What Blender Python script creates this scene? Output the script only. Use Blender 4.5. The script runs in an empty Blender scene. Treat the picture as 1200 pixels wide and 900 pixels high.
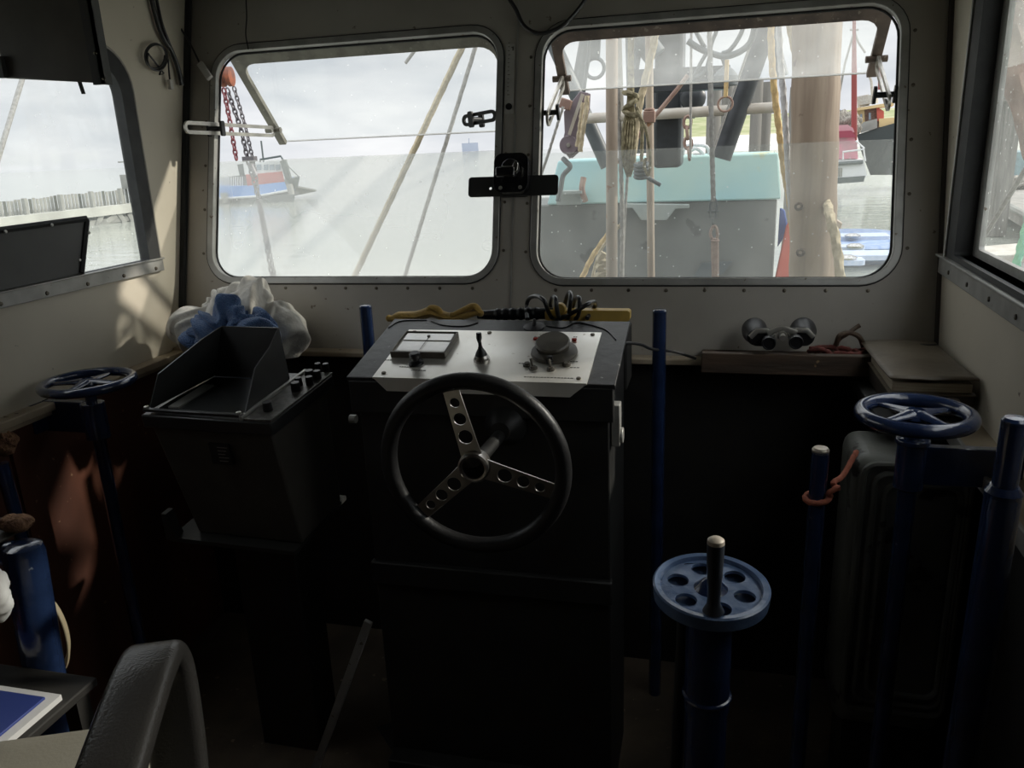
import bpy, bmesh, math, random
from mathutils import Vector, Matrix, noise
from mathutils.geometry import tessellate_polygon
random.seed(7)
PI = math.pi
R = math.radians
SC = bpy.context.scene
COL = SC.collection

# ---------------------------------------------------------------- camera, world, sun, exposure
FPX = 930.0
PSI, TH, RO = R(14.5), R(16.5), R(2.4)
CAM = Vector((0, 0, 1.62))
cf = Vector((-math.sin(PSI) * math.cos(TH), math.cos(PSI) * math.cos(TH), -math.sin(TH)))
_r = Vector((math.cos(PSI), math.sin(PSI), 0))
_u = _r.cross(cf)
cr = _r * math.cos(RO) - _u * math.sin(RO)
cu = _u * math.cos(RO) + _r * math.sin(RO)
cd = bpy.data.cameras.new('camera')
cam = bpy.data.objects.new('camera', cd)
COL.objects.link(cam)
cam.matrix_world = Matrix(((cr.x, cu.x, -cf.x, 0), (cr.y, cu.y, -cf.y, 0), (cr.z, cu.z, -cf.z, CAM.z), (0, 0, 0, 1)))
cd.sensor_width = 36.0
cd.lens = 36.0 * FPX / 1200.0
cd.clip_start = 0.02
cd.clip_end = 3000
SC.camera = cam
SC.view_settings.view_transform = 'Standard'
SC.view_settings.look = 'None'
SC.view_settings.gamma = 1
SC.view_settings.use_curve_mapping = False
SC.view_settings.exposure = 0.40
SKY_STRENGTH = 1.0
SUN_STRENGTH = 2.4

w = bpy.data.worlds.new('overcast_sky')
SC.world = w
w.use_nodes = True
nt = w.node_tree
nt.nodes.clear()
out = nt.nodes.new('ShaderNodeOutputWorld')
bg = nt.nodes.new('ShaderNodeBackground')
tc = nt.nodes.new('ShaderNodeTexCoord')
mp = nt.nodes.new('ShaderNodeMapping')
mp.inputs['Scale'].default_value = (1.6, 1.6, 5.5)
nz = nt.nodes.new('ShaderNodeTexNoise')
nz.inputs['Scale'].default_value = 2.6
nz.inputs['Detail'].default_value = 5
nz.inputs['Roughness'].default_value = 0.5
rp = nt.nodes.new('ShaderNodeValToRGB')
rp.color_ramp.elements[0].position = 0.32
rp.color_ramp.elements[0].color = (0.47, 0.50, 0.545, 1)
rp.color_ramp.elements[1].position = 0.66
rp.color_ramp.elements[1].color = (0.76, 0.765, 0.77, 1)
nt.links.new(tc.outputs['Generated'], mp.inputs['Vector'])
nt.links.new(mp.outputs['Vector'], nz.inputs['Vector'])
nt.links.new(nz.outputs['Fac'], rp.inputs['Fac'])
nt.links.new(rp.outputs['Color'], bg.inputs['Color'])
sz = nt.nodes.new('ShaderNodeSeparateXYZ')      # overcast sky: about two and a half times brighter overhead than at the horizon
nt.links.new(tc.outputs['Generated'], sz.inputs['Vector'])
mz = nt.nodes.new('ShaderNodeMapRange')
mz.inputs['From Min'].default_value = 0.18; mz.inputs['From Max'].default_value = 0.75
mz.inputs['To Min'].default_value = SKY_STRENGTH; mz.inputs['To Max'].default_value = SKY_STRENGTH * 2.6
nt.links.new(sz.outputs['Z'], mz.inputs['Value'])
nt.links.new(mz.outputs['Result'], bg.inputs['Strength'])
nt.links.new(bg.outputs['Background'], out.inputs['Surface'])

sd = bpy.data.lights.new('sun', 'SUN')
sd.energy = SUN_STRENGTH
sd.angle = R(1.5)
sd.color = (1.0, 0.93, 0.82)
sun = bpy.data.objects.new('sun', sd)
COL.objects.link(sun)
sun.rotation_euler = Vector((-0.72, -0.34, -0.42)).to_track_quat('-Z', 'Y').to_euler()

# ---------------------------------------------------------------- surveying helpers
def ray(x, y):
    return cf + cr * ((x - 600) / FPX) - cu * ((y - 450) / FPX)
def PL(x, y, n, p):
    n = Vector(n); d = ray(x, y)
    return CAM + d * ((Vector(p) - CAM).dot(n) / d.dot(n))
def PX(x, y, v): return PL(x, y, (1, 0, 0), (v, 0, 0))
def PY(x, y, v): return PL(x, y, (0, 1, 0), (0, v, 0))
def PZ(x, y, v): return PL(x, y, (0, 0, 1), (0, 0, v))
def PD(x, y, d): return CAM + ray(x, y) * d
LEAN = R(16)
WN = Vector((0, -math.cos(LEAN), math.sin(LEAN)))      # inward normal of the raked front wall
WV = Vector((0, math.sin(LEAN), math.cos(LEAN)))
WP0 = Vector((0, 2.27, 1.05))
def WP(x, v, off=0.0): return Vector((x, 0, 0)) + WP0 + WV * v + WN * off
def PW(x, y, off=0.0): return PL(x, y, WN, WP0 + WN * off)
RT = R(2.0)
RW0 = Vector((0.592, 2.28, 0))
RDIR = Vector((math.sin(RT), math.cos(RT), 0))
RN = Vector((-math.cos(RT), math.sin(RT), 0))           # inward
def RP(y, z, off=0.0):
    return RW0 + RDIR * ((y - 2.28)) + Vector((0, 0, z)) + RN * off
def PR(x, y, off=0.0): return PL(x, y, RN, RW0 + RN * off)
LX = -1.735

# ---------------------------------------------------------------- materials
MATS = {}
def mat(name, col, rough=0.6, metal=0.0, col2=None, scale=8.0, lo=0.4, hi=0.6, bump=0.0, bscale=40.0, spec=0.5,
        coat=0.0, stretch=None, rough2=None, col3=None, scale3=60.0, thr3=0.62, detail=6.0, sheen=0.0):
    m = bpy.data.materials.new(name)
    m.use_nodes = True
    n = m.node_tree; L = n.links
    b = n.nodes['Principled BSDF']
    b.inputs['Base Color'].default_value = (*col, 1)
    b.inputs['Roughness'].default_value = rough
    b.inputs['Metallic'].default_value = metal
    b.inputs['Specular IOR Level'].default_value = spec
    b.inputs['Coat Weight'].default_value = coat
    b.inputs['Sheen Weight'].default_value = sheen
    t = n.nodes.new('ShaderNodeTexCoord')
    vec = t.outputs['Object']
    if stretch:
        mpp = n.nodes.new('ShaderNodeMapping'); mpp.inputs['Scale'].default_value = stretch
        L.new(vec, mpp.inputs['Vector']); vec = mpp.outputs['Vector']
    if col2:
        nz = n.nodes.new('ShaderNodeTexNoise'); nz.inputs['Scale'].default_value = scale; nz.inputs['Detail'].default_value = detail
        L.new(vec, nz.inputs['Vector'])
        rp = n.nodes.new('ShaderNodeValToRGB')
        rp.color_ramp.elements[0].position = lo; rp.color_ramp.elements[0].color = (*col, 1)
        rp.color_ramp.elements[1].position = hi; rp.color_ramp.elements[1].color = (*col2, 1)
        L.new(nz.outputs['Fac'], rp.inputs['Fac'])
        last = rp.outputs['Color']
        if col3:
            n3 = n.nodes.new('ShaderNodeTexNoise'); n3.inputs['Scale'].default_value = scale3; n3.inputs['Detail'].default_value = 8
            L.new(t.outputs['Object'], n3.inputs['Vector'])
            r3 = n.nodes.new('ShaderNodeValToRGB')
            r3.color_ramp.elements[0].position = thr3; r3.color_ramp.elements[1].position = thr3 + 0.03
            L.new(n3.outputs['Fac'], r3.inputs['Fac'])
            mx = n.nodes.new('ShaderNodeMix'); mx.data_type = 'RGBA'
            L.new(r3.outputs['Color'], mx.inputs['Factor'])
            L.new(last, mx.inputs[6]); mx.inputs[7].default_value = (*col3, 1)
            last = mx.outputs[2]
        L.new(last, b.inputs['Base Color'])
        if rough2 is not None:
            mr = n.nodes.new('ShaderNodeMapRange')
            mr.inputs['To Min'].default_value = rough; mr.inputs['To Max'].default_value = rough2
            L.new(nz.outputs['Fac'], mr.inputs['Value']); L.new(mr.outputs['Result'], b.inputs['Roughness'])
    if bump:
        nb = n.nodes.new('ShaderNodeTexNoise'); nb.inputs['Scale'].default_value = bscale; nb.inputs['Detail'].default_value = 4
        L.new(vec, nb.inputs['Vector'])
        bp = n.nodes.new('ShaderNodeBump'); bp.inputs['Strength'].default_value = bump; bp.inputs['Distance'].default_value = 0.01
        L.new(nb.outputs['Fac'], bp.inputs['Height']); L.new(bp.outputs['Normal'], b.inputs['Normal'])
    MATS[name] = m
    return m

def acrylic(name, haze, tint=(0.93, 0.95, 0.93), spots=True, sc=9.0):
    m = bpy.data.materials.new(name); m.use_nodes = True
    n = m.node_tree; L = n.links; n.nodes.clear()
    o = n.nodes.new('ShaderNodeOutputMaterial')
    tr = n.nodes.new('ShaderNodeBsdfTransparent'); tl = n.nodes.new('ShaderNodeBsdfTranslucent')
    gl = n.nodes.new('ShaderNodeBsdfGlossy'); gl.inputs['Roughness'].default_value = 0.03
    tr.inputs['Color'].default_value = (0.97, 0.98, 0.975, 1)
    tl.inputs['Color'].default_value = (*tint, 1)
    t = n.nodes.new('ShaderNodeTexCoord')
    nz = n.nodes.new('ShaderNodeTexNoise'); nz.inputs['Scale'].default_value = sc; nz.inputs['Detail'].default_value = 3
    L.new(t.outputs['Object'], nz.inputs['Vector'])
    mr = n.nodes.new('ShaderNodeMapRange'); mr.inputs['From Min'].default_value = 0.3; mr.inputs['From Max'].default_value = 0.7
    mr.inputs['To Min'].default_value = haze * 0.75; mr.inputs['To Max'].default_value = haze * 1.2
    L.new(nz.outputs['Fac'], mr.inputs['Value'])
    fac = mr.outputs['Result']
    if spots:      # dried salt spots
        vo = n.nodes.new('ShaderNodeTexVoronoi'); vo.inputs['Scale'].default_value = 55
        L.new(t.outputs['Object'], vo.inputs['Vector'])
        lt = n.nodes.new('ShaderNodeMath'); lt.operation = 'LESS_THAN'; lt.inputs[1].default_value = 0.12
        L.new(vo.outputs['Distance'], lt.inputs[0])
        sp_ = n.nodes.new('ShaderNodeSeparateColor'); L.new(vo.outputs['Color'], sp_.inputs['Color'])
        gt_ = n.nodes.new('ShaderNodeMath'); gt_.operation = 'GREATER_THAN'; gt_.inputs[1].default_value = 0.86
        L.new(sp_.outputs[0], gt_.inputs[0])
        mq = n.nodes.new('ShaderNodeMath'); mq.operation = 'MULTIPLY'; L.new(lt.outputs[0], mq.inputs[0]); L.new(gt_.outputs[0], mq.inputs[1])
        ml = n.nodes.new('ShaderNodeMath'); ml.operation = 'MULTIPLY'; ml.inputs[1].default_value = 0.4
        L.new(mq.outputs[0], ml.inputs[0])
        ad = n.nodes.new('ShaderNodeMath'); ad.operation = 'ADD'; ad.use_clamp = True
        L.new(fac, ad.inputs[0]); L.new(ml.outputs[0], ad.inputs[1]); fac = ad.outputs[0]
    mx = n.nodes.new('ShaderNodeMixShader'); L.new(fac, mx.inputs['Fac']); L.new(tr.outputs[0], mx.inputs[1]); L.new(tl.outputs[0], mx.inputs[2])
    m2 = n.nodes.new('ShaderNodeMixShader'); m2.inputs['Fac'].default_value = 0.04
    L.new(mx.outputs[0], m2.inputs[1]); L.new(gl.outputs[0], m2.inputs[2]); L.new(m2.outputs[0], o.inputs['Surface'])
    MATS[name] = m
    return m

M = MATS
mat('wall_paint', (0.45, 0.42, 0.37), 0.45, col2=(0.34, 0.315, 0.27), scale=3.0, lo=0.35, hi=0.75, col3=(0.16, 0.13, 0.10), scale3=38, thr3=0.70, bump=0.10, bscale=14)
mat('wall_paint_lit', (0.72, 0.66, 0.54), 0.45, col2=(0.62, 0.565, 0.46), scale=2.5, lo=0.35, hi=0.75, col3=(0.25, 0.20, 0.15), scale3=34, thr3=0.72, bump=0.06, bscale=10)  # lighter copy of the front wall's paint, window light put into the colour
mat('ceiling_paint', (0.08, 0.075, 0.07), 0.7, col2=(0.05, 0.048, 0.045), scale=4)
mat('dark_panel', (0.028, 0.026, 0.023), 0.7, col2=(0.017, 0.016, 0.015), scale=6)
mat('red_wood', (0.15, 0.055, 0.032), 0.5, col2=(0.09, 0.036, 0.024), scale=5, stretch=(1, 1, 0.25), col3=(0.30, 0.18, 0.11), scale3=45, thr3=0.68)
mat('floor_dirt', (0.17, 0.13, 0.09), 0.8, col2=(0.10, 0.08, 0.06), scale=5, col3=(0.28, 0.22, 0.16), scale3=30, thr3=0.68, bump=0.2)
mat('frame_alu', (0.46, 0.455, 0.43), 0.42, 0.35, col2=(0.36, 0.355, 0.33), scale=12, col3=(0.2, 0.17, 0.13), scale3=60, thr3=0.68)
mat('rubber', (0.018, 0.019, 0.020), 0.6, col2=(0.028, 0.029, 0.029), scale=20)
mat('screw', (0.16, 0.14, 0.11), 0.4, 0.8)
mat('hatch_metal', (0.36, 0.345, 0.29), 0.5, col2=(0.26, 0.25, 0.21), scale=18, col3=(0.42, 0.40, 0.34), scale3=60, thr3=0.64)
mat('hatch_wood', (0.20, 0.15, 0.125), 0.65, col2=(0.13, 0.10, 0.085), scale=18, col3=(0.32, 0.27, 0.22), scale3=60, thr3=0.64)
mat('bright_metal', (0.62, 0.60, 0.54), 0.3, 0.75, col2=(0.5, 0.48, 0.44), scale=25)
mat('chrome', (0.55, 0.54, 0.52), 0.22, 1.0, col2=(0.40, 0.38, 0.36), scale=25)
mat('spoke_metal', (0.62, 0.60, 0.57), 0.30, 1.0, col2=(0.5, 0.48, 0.46), scale=20)
mat('black_plastic', (0.012, 0.012, 0.014), 0.38)
mat('black_gloss', (0.008, 0.008, 0.010), 0.18, coat=0.5)
mat('grey_plate', (0.035, 0.036, 0.034), 0.5)
mat('console_black', (0.030, 0.031, 0.033), 0.38, col2=(0.018, 0.018, 0.019), scale=14, col3=(0.22, 0.22, 0.21), scale3=36, thr3=0.70, bump=0.08)
mat('console_side', (0.022, 0.022, 0.021), 0.5, col2=(0.014, 0.014, 0.014), scale=9)
mat('panel_metal', (0.96, 0.94, 0.88), 0.26, 0.65, col2=(0.86, 0.83, 0.76), scale=7, rough2=0.38, col3=(0.40, 0.35, 0.27), scale3=34, thr3=0.70)
mat('gauge_face', (0.70, 0.67, 0.57), 0.2, coat=1.0, col2=(0.55, 0.52, 0.43), scale=9)
mat('gauge_scale', (0.85, 0.82, 0.73), 0.2, coat=1.0)
mat('engraving', (0.12, 0.11, 0.09), 0.6)
mat('red_plastic', (0.42, 0.03, 0.02), 0.4)
mat('dial_brown', (0.13, 0.115, 0.09), 0.45, col2=(0.09, 0.08, 0.065), scale=20)
mat('wheel_rubber', (0.014, 0.014, 0.015), 0.42, col2=(0.02, 0.02, 0.021), scale=30, bump=0.1, bscale=120)
mat('blue_paint', (0.014, 0.028, 0.080), 0.20, coat=0.6, spec=0.8, col2=(0.019, 0.038, 0.105), scale=16, col3=(0.26, 0.30, 0.36), scale3=42, thr3=0.735, bump=0.12, bscale=60)
mat('blue_worn', (0.12, 0.19, 0.34), 0.26, coat=0.3, col2=(0.18, 0.26, 0.42), scale=22, col3=(0.42, 0.55, 0.22), scale3=11, thr3=0.66, bump=0.15, bscale=60)
mat('grip_dark', (0.03, 0.035, 0.045), 0.35, coat=0.2)
mat('worn_tip', (0.62, 0.55, 0.45), 0.3, 0.3)
mat('radar_grey', (0.095, 0.089, 0.077), 0.5, col2=(0.075, 0.070, 0.061), scale=10)
mat('radar_black', (0.024, 0.025, 0.026), 0.33, col2=(0.032, 0.033, 0.034), scale=12)
mat('radar_strip', (0.16, 0.155, 0.14), 0.4, 0.3, col2=(0.10, 0.095, 0.085), scale=60, lo=0.45, hi=0.55)
mat('radar_screen', (0.03, 0.032, 0.032), 0.18)
mat('white_cloth', (0.66, 0.63, 0.57), 0.95, col2=(0.56, 0.53, 0.47), scale=7, bump=0.4, bscale=60, sheen=0.3)
mat('blue_towel', (0.055, 0.115, 0.26), 0.95, col2=(0.08, 0.16, 0.33), scale=30, bump=0.8, bscale=260, sheen=0.4)
mat('yellow_glove', (0.52, 0.33, 0.075), 0.9, col2=(0.42, 0.26, 0.06), scale=25, bump=0.4, bscale=160, sheen=0.3)
mat('yellow_plastic', (0.70, 0.47, 0.11), 0.45, col2=(0.6, 0.40, 0.1), scale=20)
mat('cable_rubber', (0.035, 0.035, 0.037), 0.28, coat=0.2)
mat('old_wood', (0.10, 0.065, 0.042), 0.7, col2=(0.06, 0.042, 0.03), scale=9, stretch=(0.4, 3, 3), col3=(0.40, 0.27, 0.13), scale3=22, thr3=0.71, bump=0.2)
mat('ledge_cream', (0.50, 0.42, 0.30), 0.5, col2=(0.42, 0.34, 0.24), scale=12, stretch=(1, 0.3, 1), col3=(0.12, 0.08, 0.05), scale3=40, thr3=0.66)
mat('red_rope', (0.22, 0.06, 0.05), 0.9, col2=(0.14, 0.05, 0.04), scale=90)
mat('orange_rope', (0.55, 0.18, 0.11), 0.85, col2=(0.42, 0.13, 0.08), scale=90)
mat('brown_cover', (0.17, 0.14, 0.10), 0.45, col2=(0.12, 0.095, 0.065), scale=6, bump=0.15)
mat('page_edge', (0.42, 0.36, 0.27), 0.8, col2=(0.30, 0.25, 0.18), scale=40, stretch=(0.3, 0.3, 10))
mat('box_brown', (0.060, 0.048, 0.036), 0.6, col2=(0.045, 0.036, 0.028), scale=6)
mat('torn_paper', (0.55, 0.53, 0.48), 0.8, col2=(0.3, 0.28, 0.25), scale=40)
mat('pressed_metal', (0.18, 0.185, 0.165), 0.45, col2=(0.11, 0.115, 0.10), scale=4, col3=(0.035, 0.03, 0.025), scale3=12, thr3=0.60, bump=0.15)
mat('chair_grey', (0.30, 0.28, 0.23), 0.75, col2=(0.25, 0.235, 0.19), scale=5, col3=(0.40, 0.38, 0.33), scale3=50, thr3=0.74, bump=0.1, bscale=200)
mat('arm_black', (0.030, 0.029, 0.028), 0.26, bump=0.12, bscale=320)
mat('folder_blue', (0.035, 0.06, 0.26), 0.45)
mat('paper_white', (0.72, 0.72, 0.72), 0.8)
mat('hose_cream', (0.50, 0.42, 0.28), 0.45)
mat('sponge', (0.36, 0.20, 0.11), 0.95, col2=(0.25, 0.13, 0.08), scale=60, bump=1.0, bscale=120)
mat('tray_brown', (0.075, 0.065, 0.052), 0.5, col2=(0.05, 0.045, 0.038), scale=9)
mat('label_dark', (0.012, 0.012, 0.012), 0.5)
mat('label_line', (0.30, 0.30, 0.28), 0.5)
mat('thermo_strip', (0.50, 0.49, 0.45), 0.5, col2=(0.42, 0.41, 0.38), scale=20)
mat('clear_plug', (0.62, 0.60, 0.56), 0.3)
mat('board_grey', (0.115, 0.117, 0.113), 0.6, col2=(0.10, 0.10, 0.097), scale=5)
mat('cabinet_grey', (0.17, 0.155, 0.135), 0.5, col2=(0.13, 0.12, 0.105), scale=8)
# outside
mat('turquoise', (0.32, 0.54, 0.56), 0.5, col2=(0.42, 0.60, 0.55), scale=1.6, col3=(0.50, 0.50, 0.30), scale3=2.2, thr3=0.66)
mat('deck_grey', (0.115, 0.12, 0.112), 0.6, col2=(0.15, 0.155, 0.145), scale=2.2, col3=(0.075, 0.075, 0.07), scale3=4.5, thr3=0.64, bump=0.06, bscale=6)
mat('hatch_grey', (0.33, 0.37, 0.35), 0.6, col2=(0.27, 0.30, 0.28), scale=5)
mat('tan_pole', (0.42, 0.355, 0.28), 0.5, col2=(0.33, 0.26, 0.20), scale=7, stretch=(1, 1, 0.3), col3=(0.30, 0.16, 0.09), scale3=26, thr3=0.67)
mat('timber_mast', (0.37, 0.295, 0.22), 0.65, col2=(0.25, 0.19, 0.14), scale=5, stretch=(3, 3, 0.22), col3=(0.13, 0.085, 0.06), scale3=9, thr3=0.68, bump=0.3, bscale=12)
mat('black_steel', (0.028, 0.032, 0.035), 0.4, col2=(0.045, 0.05, 0.055), scale=9, col3=(0.3, 0.3, 0.28), scale3=30, thr3=0.72)
mat('grey_steel', (0.085, 0.10, 0.105), 0.5, col2=(0.11, 0.125, 0.13), scale=9, col3=(0.24, 0.24, 0.22), scale3=30, thr3=0.72)
mat('rail_pale', (0.50, 0.48, 0.42), 0.5, col2=(0.42, 0.38, 0.32), scale=9)
mat('rust_pipe', (0.34, 0.24, 0.19), 0.7, col2=(0.24, 0.15, 0.12), scale=12)
mat('pile_wood', (0.16, 0.155, 0.14), 0.9, col2=(0.22, 0.21, 0.19), scale=4, stretch=(3, 3, 0.3), bump=0.3, bscale=8)
mat('rope_beige', (0.50, 0.43, 0.30), 0.9, col2=(0.40, 0.34, 0.23), scale=60)
mat('rope_yellow', (0.60, 0.45, 0.22), 0.9, col2=(0.5, 0.36, 0.18), scale=60)
mat('rope_grey', (0.36, 0.35, 0.33), 0.9, col2=(0.28, 0.27, 0.25), scale=60)
mat('rope_olive', (0.15, 0.13, 0.08), 0.9, col2=(0.27, 0.24, 0.15), scale=60)
mat('rope_white', (0.60, 0.60, 0.60), 0.9, col2=(0.5, 0.5, 0.5), scale=60)
mat('rope_green', (0.15, 0.42, 0.30), 0.8, col2=(0.20, 0.5, 0.36), scale=60)
mat('rope_pink', (0.46, 0.35, 0.29), 0.9, col2=(0.38, 0.28, 0.24), scale=60)
mat('purple_block', (0.20, 0.165, 0.18), 0.5, col2=(0.21, 0.17, 0.19), scale=12)
mat('orange_rust', (0.30, 0.085, 0.035), 0.6, col2=(0.14, 0.05, 0.03), scale=14)
mat('chain_steel', (0.16, 0.15, 0.16), 0.5, 0.5)
mat('chain_red', (0.22, 0.07, 0.08), 0.6, 0.2)
mat('sea_blue_hull', (0.13, 0.30, 0.66), 0.5)
mat('hull_grey', (0.10, 0.12, 0.12), 0.7)
mat('boat_white', (0.72, 0.73, 0.74), 0.5)
mat('boat_red', (0.48, 0.10, 0.075), 0.6)
mat('boat_glass', (0.25, 0.30, 0.34), 0.2)
mat('boat_pink', (0.66, 0.27, 0.33), 0.7, col2=(0.5, 0.28, 0.31), scale=2)
mat('boat_maroon', (0.28, 0.05, 0.08), 0.6)
mat('boat_ochre', (0.62, 0.47, 0.24), 0.6)
mat('boat_dark', (0.04, 0.05, 0.05), 0.5)
mat('mast_red', (0.24, 0.05, 0.045), 0.5)
mat('dinghy_blue', (0.15, 0.25, 0.48), 0.4, col2=(0.28, 0.36, 0.52), scale=5)
mat('dinghy_pale', (0.50, 0.56, 0.68), 0.4, col2=(0.42, 0.5, 0.66), scale=6)
mat('tarp_red', (0.62, 0.14, 0.10), 0.6, col2=(0.52, 0.11, 0.08), scale=7)
mat('tarp_blue', (0.05, 0.10, 0.34), 0.6)
mat('pier_grey', (0.33, 0.33, 0.30), 0.9, col2=(0.24, 0.24, 0.22), scale=0.8)
mat('pier_pale', (0.50, 0.50, 0.45), 0.9, col2=(0.40, 0.40, 0.36), scale=0.6)
mat('pier_dark', (0.11, 0.115, 0.10), 0.95)
mat('marsh', (0.22, 0.25, 0.11), 0.95, col2=(0.34, 0.34, 0.20), scale=0.25, stretch=(0.3, 0.3, 3))
mat('mud', (0.62, 0.61, 0.57), 0.6)
mat('net_pile', (0.30, 0.28, 0.24), 0.9, col2=(0.14, 0.13, 0.11), scale=14, col3=(0.55, 0.53, 0.48), scale3=30, thr3=0.6, bump=1.0, bscale=30)
mat('pontoon', (0.30, 0.28, 0.25), 0.8, col2=(0.22, 0.21, 0.19), scale=3, stretch=(1, 0.3, 1))
mat('barge_teal', (0.20, 0.30, 0.32), 0.6, col2=(0.15, 0.22, 0.24), scale=2)
mat('ship_grey', (0.42, 0.46, 0.56), 0.8)
mat('rust_bulk', (0.40, 0.29, 0.24), 0.85, col2=(0.20, 0.14, 0.12), scale=5, bump=0.5, bscale=20)
acrylic('acrylic_left', 0.27, tint=(1, 1, 0.98), sc=2.0)
acrylic('acrylic_right', 0.085)
acrylic('acrylic_hatch', 0.15)
acrylic('clear_glass', 0.05)
acrylic('side_glass', 0.05)

# water
m = bpy.data.materials.new('water'); m.use_nodes = True; MATS['water'] = m
n = m.node_tree; b = n.nodes['Principled BSDF']
b.inputs['Base Color'].default_value = (0.36, 0.38, 0.33, 1)
b.inputs['Roughness'].default_value = 0.07
b.inputs['Specular IOR Level'].default_value = 0.6
b.inputs['IOR'].default_value = 1.45
t = n.nodes.new('ShaderNodeTexCoord')
bumpn = None
for sc_, st_, ds_ in ((0.9, 0.35, 0.10), (4.5, 0.30, 0.03)):
    mp_ = n.nodes.new('ShaderNodeMapping'); mp_.inputs['Scale'].default_value = (0.5, 1.3, 1)
    nz_ = n.nodes.new('ShaderNodeTexNoise'); nz_.inputs['Scale'].default_value = sc_; nz_.inputs['Detail'].default_value = 3
    bp_ = n.nodes.new('ShaderNodeBump'); bp_.inputs['Strength'].default_value = st_; bp_.inputs['Distance'].default_value = ds_
    n.links.new(t.outputs['Object'], mp_.inputs['Vector']); n.links.new(mp_.outputs['Vector'], nz_.inputs['Vector'])
    n.links.new(nz_.outputs['Fac'], bp_.inputs['Height'])
    if bumpn: n.links.new(bumpn, bp_.inputs['Normal'])
    bumpn = bp_.outputs['Normal']
n.links.new(bumpn, b.inputs['Normal'])

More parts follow.
